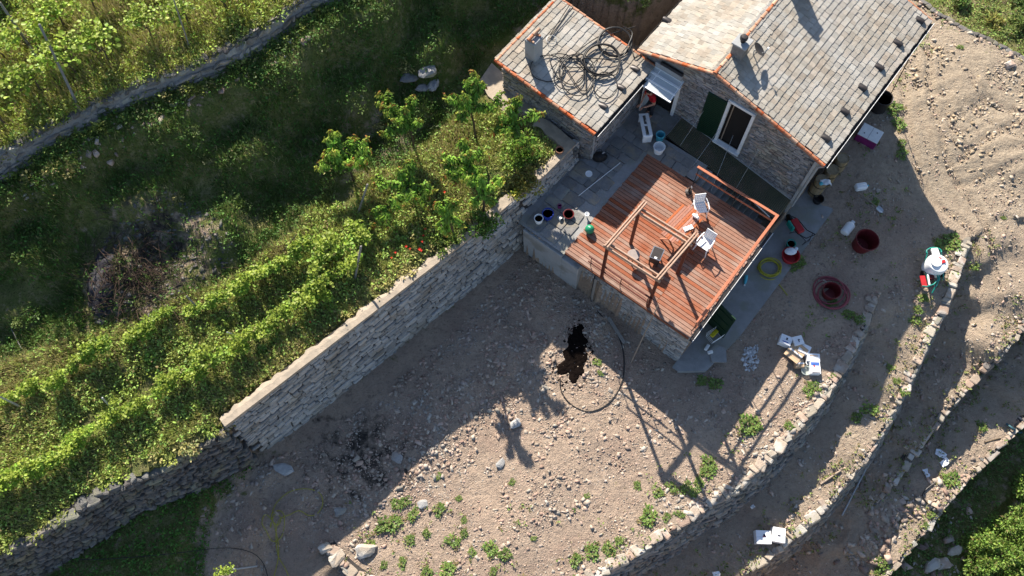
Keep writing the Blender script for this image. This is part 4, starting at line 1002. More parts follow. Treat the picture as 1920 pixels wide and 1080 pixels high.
def tussocks(name,label,poly,regions,dens,rad,h,base,seed,clear,nl=55,dry=.12):
    r = np.random.default_rng(seed); lo,hi = poly.min(0),poly.max(0); n = int((hi-lo).prod()*dens); x = r.uniform(lo[0],hi[0],n); y = r.uniform(lo[1],hi[1],n); m = inside(poly,x,y) & clear(x,y); x,y = x[m],y[m]
    z,rd = terrain(x,y); m = np.isin(rd,[RID[k] for k in regions]); x,y,z = x[m],y[m],z[m]; n = len(x); vg = Veg(); N_ = n*nl; w = np.repeat(np.arange(n),nl); R_ = rad*r.uniform(.5,1.3,n); H_ = h*r.uniform(.4,1.35,n)
    a = r.uniform(0,2*PI,N_); q = np.sqrt(r.random(N_)); zz = r.random(N_)*(1-.7*q**2); ct = green(n,base,.22,r,dry,(.30,.27,.10))
    pos = np.stack([x[w]+R_[w]*q*np.cos(a),y[w]+R_[w]*q*np.sin(a),z[w]+H_[w]*zz],1); d = np.stack([np.cos(a)+r.normal(0,.6,N_),np.sin(a)+r.normal(0,.6,N_),r.uniform(-.2,1.2,N_)],1)
    l = r.uniform(.045,.13,N_); vg.add(*leaves(pos,d,l,l*r.uniform(.3,.75,N_),np.abs(ct[w]*(1+r.normal(0,.22,(N_,1)))),LEAF,LEAF_F,r)); o = link(name,vg.mesh(name,'leaf')); tag(o,label,'weeds',kind='stuff'); return o
tussocks('weeds','leafy weeds crowding the vine terrace, coloured brighter as sunlit',MIDP,['mid'],1.2,.22,.22,(.11,.175,.034),401,lambda x,y: cl(x,y) & sunny(x,y))
tussocks('weeds','leafy weeds dotted over the bank, shade put into their dark colour',MIDP,['mid'],.9,.26,.25,(.04,.066,.016),402,lambda x,y: cl(x,y) & ~sunny(x,y))  # shade painted into the weed colour beyond the shadow edge
def near(cv,w):
    def f(x,y):
        d = np.full(len(x),9.)
        for q in cv: d = np.minimum(d,np.hypot(x-q[0],y-q[1]))
        return clip_view(x,y) & (d < w)
    return f
tussocks('weeds','ragged plants overgrowing the rim of the high terrace wall',UPW.min(0)+np.array([[0,-2],[1,-2],[1,1],[0,1]])*(UPW.max(0)-UPW.min(0)+1),['mid','up'],15,.2,.28,(.10,.14,.03),403,near(UPW,.65))
tussocks('weeds','low plants on the sunny high terrace',np.concatenate([UPW,[[4,45],[-30,45],[-40,12]]]),['up'],2.2,.25,.3,(.14,.19,.035),404,clip_view)
tussocks('weeds','ragged plants along the crumbling lower left wall',RGH.min(0)+np.array([[-1,-1],[1.2,-1],[1.2,1.2],[-1,1.2]])*(RGH.max(0)-RGH.min(0)+1),['mid'],8,.2,.28,(.12,.16,.035),405,near(RGH,.5))
_,RWR = resample(RWL+np.array([-.36,.45]),.3)
tussocks('dry_grass','dry straw-coloured grass spilling over the coping of the retaining wall',RWL.min(0)+np.array([[-.1,-.1],[1.1,-.1],[1.1,1.1],[-.1,1.1]])*(RWL.max(0)-RWL.min(0)),['mid'],17,.18,.18,(.14,.15,.05),406,near(RWR[3:],.34),30,.5)
# ---- separate weed clumps standing on the bare ground
def clump_mesh(seed,n,rad,h,base,name='weed'):
    r = np.random.default_rng(seed); vg = Veg()
    a = r.uniform(0,2*PI,n); rr_ = rad*np.sqrt(r.random(n))*r.uniform(.6,1,n); z = h*r.random(n)*(1-.6*(rr_/rad)**2); pos = np.stack([rr_*np.cos(a)*(1+.3*np.cos(3*a+seed)),rr_*np.sin(a)*(1+.3*np.sin(2*a+seed)),z],1)
    d = np.stack([np.cos(a)+r.normal(0,.5,n),np.sin(a)+r.normal(0,.5,n),r.uniform(-.2,.9,n)],1); l = r.uniform(.05,.10,n)
    vg.add(*leaves(pos,d,l,l*.62,green(n,base,.25,r,.08),LEAF,LEAF_F,r)); return vg.mesh(name,'leaf')
CL = [clump_mesh(60+i,200,.25,.20,(.075,.125,.03)) for i in range(5)]
def weed_at(px,py,sc,label,group=None,k=None,nm='weed_clump'):
    sc *= .85; p = G(px,py); o = link(nm,CL[(k if k is not None else int(px))%5]); o.location = p; o.rotation_euler = (0,0,px*1.7); o.scale = (sc*(.8+.5*abs(math.sin(px*1.3))),sc*(.7+.5*abs(math.sin(py*.7))),sc*.62); tag(o,label,'weed',group); return o
for px,py,s in ((775,965,1.1),(825,955,.9),(760,880+60,.8),(720,985,1.4),(740,980,1.2),(745,945,.9),(800,1000,.8),(850,1015,1.1),(870,1000,.8),(770,1012,.7),(885,1035,.6),(920,1030,1.0),(945,1040,1.1),(695,1020,.7),(755,1055,.8),(840,1070,1.2),(800,1075,1.0),(925,1072,.7),(1080,1050,1.2),(1110,1035,1.1),(1160,1015,.8),(1140,1030,.9),(860,935,.5),(823,893,.55),(960,905,.5),(1100,930,.5),(1215,970,1.5),(1235,925,1.0),(1260,915,.9),(1285,915,1.0),(1275,965,.8),(1250,970,.7),(1300,925,.9),(1310,905,.9),(1330,870,1.2),(1325,885,1.1),(720,1060,.7),(870,975,.6),(1195,910,.6),(1000,1010,.5)):
    weed_at(px,py,s,'small green weed clump on the sunlit rubble yard','weeds on the sunlit yard')
for px,py,s in ((1400,800,1.5),(1415,795,1.2),(1480,800,.8),(1525,725,1.1),(1515,735,1.0),(1560,705,.6)):
    weed_at(px,py,s,'green weed clump near the cartons at the yard rim','weeds by the cartons')
for px,py,s in ((1630,768,1.3),(1605,783,.9),(1695,735,.8),(1730,560,.9),(1715,600,.9),(1720,580,.8),(1680,715,.6),(1668,690,.6)):
    weed_at(px,py,s,'green weed clump on the second terrace','weeds on the second terrace')
for px,py,s in ((1825,500,.9),(1855,860,1.1),(1780,900,1.3),(1745,965,.9),(1650,1055,1.3),(1650,1075,1.0),(1735,985,.6),(1840,800,.9),(1880,410,.5)):
    weed_at(px,py,s,'green weed clump on the lower terraces','weeds on the lower terraces')
for px,py,s in ((1690,270,.9),(1685,235,1.2),(1690,290,1.0),(1675,205,1.6),(1665,195,1.3),(1800,90,.7),(1780,450,1.3),(1765,460,1.2),(1790,460,1.0),(1640,380,.7),(1560,570,.9),(1590,590,1.0),(1610,600,.9),(1500,490,1.0),(1490,500,.9),(1340,720,1.0),(1315,715,.9),(1120,680,.6),(1125,700,.5)):
    weed_at(px,py,s,'green weed clump around the house and its path','weeds around the house')
# ---- bushes at lower right and top right
def bush(name,label,px,py,rad,h,base,seed,n=2600,group=None,dark=False):
    r = np.random.default_rng(seed); p = G(px,py); root = thing(name,label,'bush',p,group=group); vg = Veg()
    k = 16; cc = np.stack([r.normal(0,rad*.45,k),r.normal(0,rad*.45,k),r.uniform(.25,.8,k)*h],1); w = r.integers(0,k,n); rad_k = r.uniform(.22,.42,k)*rad
    q = r.normal(0,1,(n,3)); q /= np.linalg.norm(q,axis=1)[:,None]; pos = cc[w]+q*(rad_k[w]*r.uniform(.55,1.05,n))[:,None]; pos[:,2] = np.abs(pos[:,2])
    l = r.uniform(.06,.13,n); c = green(n,base,.28,r,.06)
    vg.add(*leaves(pos,q+r.normal(0,.5,(n,3))+[0,0,.3],l,l*.6,c,LEAF,LEAF_F,r)); link('foliage',vg.mesh('foliage','leaf'),root)
    b = MB()
    for j in range(k): b.tube([(0,0,-.05),cc[j]*np.array([.4,.4,.5]),cc[j]],[.03,.018,.008],5)
    b.build('branches','bark',root)
for i,(px,py,rd,h,lb) in enumerate(((1830,1040,1.0,1.3,'bright leafy bush nearest the bottom corner below the lowest wall'),(1885,1000,1.1,1.2,'olive green bush at the right edge below the lowest wall'),(1905,1065,1.1,1.4,'wide bush in the very corner at lower right'),(1860,1075,.8,1.0,'small round bush between the two big corner bushes'),(1915,930,.9,1.0,'pale bush highest up at the right edge below the lowest wall'))):
    bush('bush',lb,px,py,rd,h,(.10,.165,.035),70+i,4200)
bush('bush','small green bush beyond the rubble wall at top right',1895,55,.6,.6,(.09,.13,.04),81,1400); bush('bush','pale yellow bush beside the track in the top right corner',1860,45,.4,.4,(.15,.17,.05),82,900); bush('bush','leafy shrub at the frame edge beyond the rubble wall',1915,12,.6,.6,(.07,.12,.035),83,1300); bush('bush','thin shrub in the shade behind the roof corner',1800,8,.4,.5,(.07,.12,.035),84,900)
# ---- grape vines
def vine_variant(seed,h=1.15,n=560,wx=.62,wy=.30,base=(.105,.18,.026)):
    r = np.random.default_rng(seed); vg = Veg(); k = 9
    cc = np.stack([r.uniform(-wx,wx,k),r.normal(0,wy*.5,k),h*r.uniform(.45,1.0,k)],1); w = r.integers(0,k,n); q = r.normal(0,1,(n,3)); q /= np.linalg.norm(q,axis=1)[:,None]
    pos = cc[w]+q*r.uniform(.08,.27,n)[:,None]*np.array([1.1,.85,1.0]); pos[:,2] = np.maximum(pos[:,2],.06)
    top = np.clip((pos[:,2]/h-.75)/.4,0,1)[:,None]; c = green(n,base,.2,r,.02); c = c*(1-top)+np.array([.30,.36,.05])*top*(1+r.normal(0,.12,(n,1)))  # crest leaves tinted pale yellow: sunlit highlights put into the colour
    l = r.uniform(.06,.16,n); c *= r.uniform(.65,1.35,(n,1)); d = q*np.array([1,1,.4])+np.stack([r.normal(0,.4,n),r.normal(0,.4,n),r.normal(-.1,.4,n)],1); vg.add(*leaves(pos,d,l,l*1.0,np.abs(c),LEAF,LEAF_F,r,.4))
    for sh_ in range(6):
        m_ = 14; p0 = np.array([r.uniform(-wx,wx),r.normal(0,.15),h*.8]); dv_ = np.array([r.normal(0,.25),r.normal(0,.35),r.uniform(.2,.55)]); f_ = r.random(m_)[:,None]; l = r.uniform(.05,.12,m_)
        vg.add(*leaves(p0+dv_*f_,r.normal(0,1,(m_,3)),l,l,np.abs(np.array([.27,.33,.05])*(1+r.normal(0,.2,(m_,1)))),LEAF,LEAF_F,r,.4))
    b = MB(); b.tube([(0,0,-.1),(.03,.02,.25),(-.03,.0,.5),(.02,.02,.68)],[.035,.03,.026,.02],6)
    for j in range(k): b.tube([(0,0,.6),cc[j]*np.array([.5,.5,0])+np.array([0,0,.62]),cc[j]],[.014,.010,.004],4)
    return vg.mesh('foliage','leaf'),b.mesh('trunk','bark')
VV = [vine_variant(90+i) for i in range(6)]; VSP = [vine_variant(120+i,1.5,230,.55,.2,(.13,.20,.03)) for i in range(5)]
def vine_row(pts,zr,label,group,step=.62,sc=(.85,1.15),vs=VV,jit=.13,fol=True):
    P_ = np.array([at(a,b_,zr)[:2] for a,b_ in pts]); t_,Q = resample(P_,step); T_ = np.gradient(Q,axis=0)
    for i in range(len(Q)):
        x,y = Q[i]+rng.normal(0,jit,2); z = gz(x,y); s = rng.uniform(*sc); a = math.atan2(T_[i,1],T_[i,0])+(PI if rng.random() < .5 else 0)
        if not seen((x,y,z+.5)): 
            q = CM@(np.array([x,y,z-CAMZ])); 
            if abs(q[0]/q[2]*FPX) > 1040 or abs(q[1]/q[2]*FPX) > 620: continue
        root = thing('grape_vine',label,'grape vine',(x,y,z),a,group); root.scale = (s,s,s*rng.uniform(.9,1.1)); f,tk = vs[int(rng.integers(len(vs)))]
        link('foliage',f,root); link('trunk',tk,root)
vine_row([(-40,918),(61,874),(134,829),(216,772),(285,736),(358,695),(440,650),(496,611),(547,577),(590,556)],1.75,'leafy grape vine in the row along the stone wall','vines of the lower row',.58,(.52,.82))
vine_row([(-30,780),(96,719),(169,670),(250,632),(330,586),(402,562),(455,526),(523,490),(571,461),(602,442)],1.75,'leafy grape vine in the second row, nearer the shaded bank','vines of the second row',.72,(.4,.74))
vine_row([(630,470),(690,440),(640,520),(600,545)],1.3,'grape vine among the grass between the grey posts','vines between the grey posts',.8,(.7,.95))
vine_row([(-30,190),(60,130),(150,85),(250,40),(330,0),(400,-30)],5.45,'sparse bright grape vine on the high terrace near its front edge','vines on the high terrace front row',1.0,(.9,1.15),VSP)
vine_row([(-30,90),(60,55),(110,25),(170,-10)],5.55,'sparse bright grape vine on the high terrace, back row','vines on the high terrace back row',.8,(.95,1.2),VSP)
o_ = thing('grape_vine','single young vine by the post at the bottom edge','grape vine',G(435,1072),.3); o_.scale = (.45,.45,.5); link('foliage',VSP[0][0],o_); link('trunk',VSP[0][1],o_)
# ---- young cherry trees with hanging leaves
def cherry(label,px,py,zc,tips,seed,trunk=1.5):
    "crown fork seen at (px,py) at height zc; branch tips at photograph positions"
    r = np.random.default_rng(seed); F0 = Vector(at(px,py,zc)); bx,by = F0.x+r.uniform(-.1,.1),F0.y+r.uniform(-.15,.05); g0 = gz(bx,by); root = thing('cherry_tree',label,'tree',(bx,by,g0),group=None); o0 = Vector((bx,by,g0))
    b = MB(); b.tube([(0,0,-.1),(F0-o0)*.5+Vector((.03,.02,0)),F0-o0],[.05,.04,.032],7); b.build('trunk','bark',root)
    vg = Veg(); bb = MB()
    segs = []
    for (tx,ty,dz) in tips:
        a = F0-o0; c = Vector(at(tx,ty,zc+dz))-o0; segs.append((a,c,1.0))
        for sg in (-1,1):
            f0 = r.uniform(.4,.65); st_ = a.lerp(c,f0)+Vector((0,0,.06)); dv_ = (c-a); dv_ = Matrix.Rotation(sg*r.uniform(.5,.9),3,'Z')@dv_; segs.append((st_,st_+dv_*r.uniform(.28,.42)+Vector((0,0,r.uniform(-.05,.12))),.55))
    for (a,c,wgt) in segs:
        mid = (a+c)/2+Vector((r.normal(0,.05),r.normal(0,.05),.10*wgt+.03)); L_ = (c-a).length
        pts = [a.lerp(mid,k/4) for k in range(4)]+[mid.lerp(c,k/4) for k in range(5)]; bb.tube(pts,[(.022-.0018*k)*wgt for k in range(9)],5)
        n = int(L_*165); f_ = r.uniform(.10,1.02,n); A = np.array([tuple(p_) for p_ in pts]); ii = np.linspace(0,1,9); pos = np.stack([np.interp(f_,ii,A[:,k]) for k in range(3)],1)+r.normal(0,.035,(n,3))
        ax = np.array((c-a).normalized()); th = r.uniform(0,2*PI,n); side = np.cross(ax,[0,0,1.0]); side /= np.linalg.norm(side)+1e-9; up_ = np.cross(side,ax)
        d = side[None]*np.cos(th)[:,None]+up_[None]*np.sin(th)[:,None]*.6+np.array([0,0,-.75])+ax*.25; l = r.uniform(.07,.18,n)*np.clip(1.25-f_*.35,.6,1.2)
        c_ = green(n,(.085,.165,.022),.25,r); tip = np.clip((f_-.78)/.22,0,1)[:,None]; c_ = c_*(1-tip)+np.array([.30,.32,.05])*tip
        red = (f_ > .93) & (r.random(n) < .35); c_[red] = np.array([.26,.12,.03]); vg.add(*leaves(pos,d,l,l*.42,np.abs(c_),LEAF,LEAF_F,r,.25))
    bb.build('branches','bark',root); link('crown',vg.mesh('crown','leaf'),root); return root
cherry('young cherry tree farthest left, with drooping leaves, by the shaded bank',648,312,2.0,[(618,245,.9),(663,255,.6),(690,258,.7),(605,290,.4),(592,314,.2),(660,305,.9),(695,290,.5),(685,310,.2),(625,285,.9)],201)
cherry('young cherry tree with yellow tipped arching branches, second from left',768,240,2.3,[(708,175,.6),(715,200,.8),(775,178,.8),(715,250,.2),(790,225,.6),(735,225,.9),(760,205,1.0)],202)
cherry('young cherry tree in the middle with spreading horizontal branches',882,205,2.6,[(832,180,.5),(888,132,.9),(905,152,.7),(955,190,.3),(858,225,-.2),(870,185,.9),(925,205,.2)],203)
cherry('young cherry tree closest to the lean-to wall',960,232,2.3,[(975,180,.9),(1020,212,.5),(955,200,.8),(930,225,.4),(985,275,.1),(1000,285,-.1),(925,250,.1),(945,255,.3)],204)
cherry('dense young cherry tree above the middle of the stone wall',872,305,2.2,[(825,300,.5),(868,262,.9),(912,290,.4),(905,335,.1),(850,345,.2),(830,330,.3),(895,345,0),(880,290,.9)],205)
cherry('low young cherry tree between the grey post and the poppies',765,350,1.9,[(700,345,.3),(745,320,.7),(815,358,.2),(770,300,.8),(730,400,-.1),(700,425,-.3),(800,390,0),(760,385,.4)],206)
cherry('tall cherry sapling right at the wall edge above the concrete corner',905,362,2.2,[(880,335,.5),(935,345,.4),(925,385,-.3),(885,385,-.2),(945,335,.5),(905,330,.7)],207)
cherry('cherry sapling at the wall edge beside the poppies',838,405,2.5,[(815,385,.6),(860,385,.8),(868,425,-.4),(820,430,-.5),(848,375,.9),(840,440,-.8)],208)
# ---- ivy-like plants hanging over the wall corner, poppies
bush('creeper','brownish creeper hanging over the retaining wall beside the patio',985,352,.6,.35,(.11,.115,.03),91,1500); bush('creeper','yellow green plant at the foot of the wall near the blue bucket',975,388,.25,.25,(.20,.22,.04),92,260)
bush('creeper','pale leafy plant spilling over the end of the coping',378,855,.28,.2,(.16,.18,.08),93,260); bush('shrub','thick green weeds on the terrace corner beside the terracotta pot',985,290,.75,.5,(.085,.15,.025),94,1700); bush('shrub','dark green weeds along the wall top below the saplings',905,425,.55,.4,(.05,.10,.02),95,1000)
bush('shrub','grassy green shrub by the wall top near the poppies',835,455,.6,.4,(.09,.14,.03),96,1200)
b = MB()
for k in range(4):
    a = k*PI/2; b.add([(0,0,0),(.045*math.cos(a-.6),.045*math.sin(a-.6),.025),(.062*math.cos(a),.062*math.sin(a),.03),(.045*math.cos(a+.6),.045*math.sin(a+.6),.025)],[(0,1,2,3)])
b.tube([(0,0,0),(.01,0,-.25)],.004,4); PM = b.mesh('poppy','poppy')
for px,py in ((828,398),(765,472),(772,476),(790,478),(793,480),(745,483),(738,493),(800,440),(797,452),(718,408),(588,612),(795,463),(836,372),(818,395)):
    p = G(px,py); o = link('poppy',PM); o.location = (p[0],p[1],p[2]+.40); s = rng.uniform(.6,1.0); o.scale = (s,s,s); tag(o,'red poppy among the weeds above the stone wall','flower','poppies on the vine terrace')
# ---- vineyard posts: leaning stakes given by foot and head
def stake(label,foot,head,zh,r0,mat,name='vineyard_post',lift=0.0):
    p = G(*foot); q = at(head[0],head[1],p[2]+zh); root = thing(name,label,'post',p); b = MB(); d_ = Vector(q)-Vector(p); b.tube([-d_*.05,d_*.5,d_],[r0,r0*.97,r0*.9],8); b.build('shaft',mat,root)
    c = MB(); c.lathe([(r0*.9,0),(r0*.6,.015),(.001,.02)],d_,8); c.build('post_top',mat,root); return root
stake('long grey post leaning at the top left corner of the high terrace',(80,122),(0,5),2.0,.045,'grey_wood'); stake('grey post in the middle of the high vine terrace',(150,205),(74,46),2.0,.045,'grey_wood')
stake('thin dark post on the high terrace near the top edge',(358,95),(326,0),1.9,.025,'grey_wood')
stake('upper grey post among the cherry trees',(672,400),(689,346),1.6,.04,'grey_wood'); stake('lower grey post below the cherry trees',(666,522),(677,462),1.5,.04,'grey_wood')
stake('dark post beside the second vine row',(375,582),(350,555),1.1,.03,'grey_wood'); stake('pale metal post between the vine rows',(456,632),(426,623),1.2,.022,'galvanised')
stake('pale metal post at the left end of the second vine row',(42,764),(-4,742),1.4,.03,'galvanised'); stake('pale metal post above the lower vine row',(214,770),(192,746),1.2,.03,'galvanised')
stake('pale post at the bottom edge beside a young vine',(480,1062),(420,1070),1.1,.03,'galvanised'); stake('dark leaning stake at the edge of the shaded bank',(524,480),(556,440),1.2,.02,'bark')
# ------------------------------------------------------------------ rubble on the ground
BX = np.array([(sx,sy,sz) for sx in(-.5,.5) for sy in(-.5,.5) for sz in(-.5,.5)]); BXF = np.array([(0,1,3,2),(4,6,7,5),(0,4,5,1),(2,3,7,6),(0,2,6,4),(1,5,7,3)])
def rubble(name,label,poly,zr,regions,dens,smin,smax,seed,mat='pebble',thr=-9.,flat=(.25,.6)):
    r = np.random.default_rng(seed); P = pxpoly(poly,zr); lo,hi = P.min(0),P.max(0); n = int((hi-lo).prod()*dens); x = r.uniform(lo[0],hi[0],n); y = r.uniform(lo[1],hi[1],n)
    m = inside(P,x,y) & clip_view(x,y); x,y = x[m],y[m]; q = wobh(x*1.1+seed,y*1.1); m = q+r.normal(0,.5,len(x)) > thr; x,y = x[m],y[m]
    z,rd = terrain(x,y); m = np.isin(rd,[RID[k] for k in regions]); x,y,z = x[m],y[m],z[m]; n = len(x)
    s = smin*(smax/smin)**(r.random(n)**2.2); V = BX[None]+r.uniform(-.3,.3,(n,8,3)); V = V*np.stack([s*r.uniform(.8,1.7,n),s*r.uniform(.6,1.1,n),s*r.uniform(*flat,n)],1)[:,None]
    a = r.uniform(0,2*PI,n); ca_,sa_ = np.cos(a),np.sin(a); tx,ty = r.normal(0,.18,n),r.normal(0,.18,n)
    V[...,2] += V[...,0]*tx[:,None]+V[...,1]*ty[:,None]; X_ = V[...,0]*ca_[:,None]-V[...,1]*sa_[:,None]; Y_ = V[...,0]*sa_[:,None]+V[...,1]*ca_[:,None]
    V = np.stack([X_+x[:,None],Y_+y[:,None],V[...,2]+(z+s*.04)[:,None]],-1).reshape(-1,3); F = (BXF[None]+np.arange(n)[:,None,None]*8).reshape(-1,4)
    o = link(name,fastmesh(name,V,[F],mat)); tag(o,label,'stones',kind='stuff'); return o
YP = [(990,490),(1110,570),(1290,700),(1480,700),(1640,560),(1590,680),(1500,800),(1380,920),(1220,1020),(1100,1085),(610,1085),(560,1000),(480,1090),(380,1090),(400,960),(490,875),(600,830),(800,670)]
rubble('rubble','loose angular stones covering the yard below the retaining wall',YP,-2.3,['yard'],85,.022,.12,301,thr=-.2)
rubble('rubble','dense stone chips in the shaded part of the yard',[(990,490),(1120,580),(1180,700),(1000,760),(850,900),(600,1000),(480,900),(600,830),(800,670)],-2.1,['yard'],95,.025,.13,302,thr=-.6)
rubble('gravel','small stones on the dirt track and around the house',[(1300,700),(1500,430),(1640,200),(1720,0),(1920,100),(1920,620),(1800,740),(1640,560),(1480,720)],-2.5,['yard','t3','t2'],40,.02,.09,303,thr=0)
rubble('rubble','loose stones on the three lower terraces',[(1820,450),(1640,560),(1590,690),(1440,880),(1200,1050),(1100,1090),(1660,1090),(1930,800),(1930,600)],-4.5,['t2','t3','t4'],48,.025,.13,304,thr=-.1)
rubble('rubble','fallen stones heaped at the end of the third terrace',[(1640,930),(1700,900),(1760,900),(1780,940),(1700,980),(1660,1060),(1560,1080),(1600,1000)],-6.1,['t3','t4'],60,.05,.24,305,thr=-.3,flat=(.4,.8))
rubble('rubble','broken stones behind the rim of the curved wall',[(1330,930),(1480,790),(1530,720),(1570,690),(1590,680),(1500,800),(1400,900),(1300,965),(1250,960)],-2.6,['yard'],60,.05,.18,306,flat=(.3,.7),thr=-.5)
rubble('rubble','fallen stones below the lowest wall',[(1700,1050),(1800,930),(1850,990),(1800,1090),(1660,1100)],-7.6,['lowest'],14,.06,.26,307,flat=(.4,.8))
rubble('rubble','small stones in the grass under the upper walls and on the burnt patch',[(0,310),(200,200),(560,20),(590,60),(250,230),(0,370)],4.3,['mid','up'],22,.04,.2,308)
rubble('rubble','stones and charred lumps on the burnt patch of the bank',[(200,450),(330,370),(440,430),(430,480),(300,600),(160,600)],1.9,['mid'],40,.03,.14,309,'stone_rough')
rubble('white_rubble','heap of white rubble on the path beside the basement',[(1398,648),(1422,645),(1424,690),(1400,694),(1392,672)],-2.5,['yard'],260,.03,.13,310,'white_rubble',flat=(.5,.9))
rubble('gravel','fine stone chips spread over the whole yard',YP,-2.3,['yard'],260,.012,.045,311,thr=-.5)
rubble('gravel','fine chips and clods on the dirt track and terraces',[(1300,700),(1500,430),(1640,200),(1720,0),(1930,100),(1930,800),(1660,1090),(1150,1090),(1440,880),(1590,690),(1640,560)],-3.0,['yard','t2','t3','t4'],110,.014,.05,312,thr=-.3)
def rim_stones(cv,label,regs,seed,w=.3,dens=13):
    lo,hi = cv.min(0)-.5,cv.max(0)+.5; r = np.random.default_rng(seed); P = np.array([lo,[hi[0],lo[1]],hi,[lo[0],hi[1]]]); n = int((hi-lo).prod()*dens*3); x = r.uniform(lo[0],hi[0],n); y = r.uniform(lo[1],hi[1],n); m = near(cv,w)(x,y); x,y = x[m],y[m]
    z,rd = terrain(x,y,False); m = np.isin(rd,[RID[k] for k in regs]); x,y,z = x[m],y[m],z[m]; n = len(x); s = .04*(4.0)**(r.random(n)**1.6); V = BX[None]+r.uniform(-.3,.3,(n,8,3)); V = V*np.stack([s*r.uniform(.9,1.6,n),s*r.uniform(.6,1.1,n),s*r.uniform(.4,.8,n)],1)[:,None]; a = r.uniform(0,2*PI,n); ca_,sa_ = np.cos(a),np.sin(a)
    V = np.stack([V[...,0]*ca_[:,None]-V[...,1]*sa_[:,None]+x[:,None],V[...,0]*sa_[:,None]+V[...,1]*ca_[:,None]+y[:,None],V[...,2]+V[...,0]*r.normal(0,.2,n)[:,None]+(z+s*.04)[:,None]],-1).reshape(-1,3); F = (BXF[None]+np.arange(n)[:,None,None]*8).reshape(-1,4)
    tag(link('loose_stones',fastmesh('loose_stones',V,[F],'pebble')),label,'stones',kind='stuff')
rim_stones(W1,'loose stones packed behind the rim of the first curved terrace wall',['yard'],321); rim_stones(W2,'loose stones packed behind the rim of the second terrace wall',['t2'],322); rim_stones(W3,'loose stones packed behind the rim of the third terrace wall',['t3'],323); rim_stones(W4,'loose stones packed behind the rim of the lowest terrace wall',['t4'],324); rim_stones(CRW,'loose stones packed behind the rubble wall at top right',['yard'],325)
rubble('clods','dry clods of churned earth on the turning area',[(1690,120),(1760,60),(1930,120),(1930,330),(1850,380),(1760,300)],-2.35,['yard'],70,.03,.13,331,'clod',thr=.1,flat=(.4,.8))
rubble('clods','dry clods of earth along the dirt lane',[(1640,330),(1760,300),(1930,330),(1930,600),(1800,760),(1700,560)],-3.0,['yard','t3'],26,.02,.10,332,'clod',thr=.2,flat=(.4,.8))
# single rocks
VR = make_variants('rock','stone_pale',6,.16,.2); VRG = make_variants('rock','stone_grey',6,.16,.2)
def rock(label,px,py,s,rz=0.0,vs=VRG,h=.6,group=None):
    p = G(px,py); o = link('rock',vs[int(px)%6][0]); o.location = (p[0],p[1],p[2]+s*h*.3); o.scale = (s*1.25,s*.9,s*h); o.rotation_euler = (.1,.08,rz); tag(o,label,'rock',group); return o
VRD = make_variants('rock','facade_stone',6,.16,.2)
rock('big blue-grey boulder in the shaded grass, uppermost of its group',800,140,.5,.4,VRD); rock('flat grey boulder in the shaded grass, left of its group',768,148,.48,.2,VRD,.4); rock('grey boulder lowest of the shaded group',812,165,.42,1.2,VRD); rock('rounded grey boulder at the left of the shaded group',792,168,.34,.1,VRD)
rock('grey block on the sunlit rim at the bottom of the yard',688,1035,.5,.2,VR); rock('white stone at the end of the curved wall, bottom of the yard',613,1028,.3,.3,VR); rock('pale slab beside the white stone on the yard rim',632,1048,.42,.8,VR,.4); rock('flat slab at the foot of the retaining wall corner',533,880,.5,-.5,VRG,.3); rock('large pale stone near the yellow hose',640,960,.3,.2)
rock('pale squared block below the lowest wall, left one',1745,1060,.5,.4,VR); rock('pale squared block below the lowest wall, right one',1765,1056,.4,.1,VR); rock('pale squared block in the shade below the lowest wall, highest one',1787,1033,.42,.2,VR)
rock('pale boulder on the dirt track edge at top right',1891,123,.3,.3,VR); rock('flat stone in the middle of the yard, casting a small shadow',966,795,.3,.4,VRG,.4); rock('grey stone near the lower edge of the yard shade',940,870,.28,1.0,VRG,.4)
rock('long pale stone on the shaded rubble below the wall',745,858,.3,-.6,VRG,.4); rock('round pale stone on the shaded rubble near the wall foot',795,945,.26,.2,VRG,.4)
# ------------------------------------------------------------------ burnt brush pile, pomace heap
r = np.random.default_rng(77)
bp_ = thing('brush_pile','pile of dry brown prunings on the shaded bank','brush pile',G(245,510)); b0 = G(245,510)
b = MB()
for k in range(330):
    px,py = r.normal(250,46),r.normal(525,42); p = Vector(G(px,py)-b0); a = r.uniform(0,2*PI); L_ = r.uniform(.3,1.0); d_ = Vector((math.cos(a)*L_,math.sin(a)*L_,r.uniform(-.1,.25)))
    b.tube([p+Vector((0,0,.05)),p+d_*.5+Vector((r.normal(0,.08),r.normal(0,.08),.16)),p+d_+Vector((0,0,.06))],[.012,.010,.006],4)
b.build('twigs','twig',bp_)['kind'] = 'stuff'
def heap(name,label,cat,poly,h,mat,seed,jit=.06,step=.09):
    "low irregular mound over a photograph outline"
    r = np.random.default_rng(seed); g0 = G(*np.mean(np.array(poly),0)); P = pxpoly(poly,g0[2]); lo,hi = P.min(0)-.2,P.max(0)+.2
    xs = np.arange(lo[0],hi[0],step); ys = np.arange(lo[1],hi[1],step); A,B = np.meshgrid(xs,ys); m = inside(P,A.ravel(),B.ravel()).reshape(A.shape).astype(float)
    for _ in range(3):
        q = np.pad(m,1); m = (q[1:-1,1:-1]*2+q[:-2,1:-1]+q[2:,1:-1]+q[1:-1,:-2]+q[1:-1,2:])/6
    tz,_ = terrain(A.ravel(),B.ravel()); tz = tz.reshape(A.shape); Z = tz-.05+(h+.05)*m**.7+m*r.normal(0,jit,A.shape); k = A.shape[1]; I = (np.arange(A.shape[0]-1)[:,None]*k+np.arange(k-1)).ravel(); F = np.stack([I,I+1,I+k+1,I+k],1)
    V = np.stack([A.ravel(),B.ravel(),Z.ravel()],1); keep = (m.ravel()[F] > .03).any(1); o = link(name,fastmesh(name,V-g0,[F[keep]],mat,smooth=False)); o.location = g0; tag(o,label,cat); return o
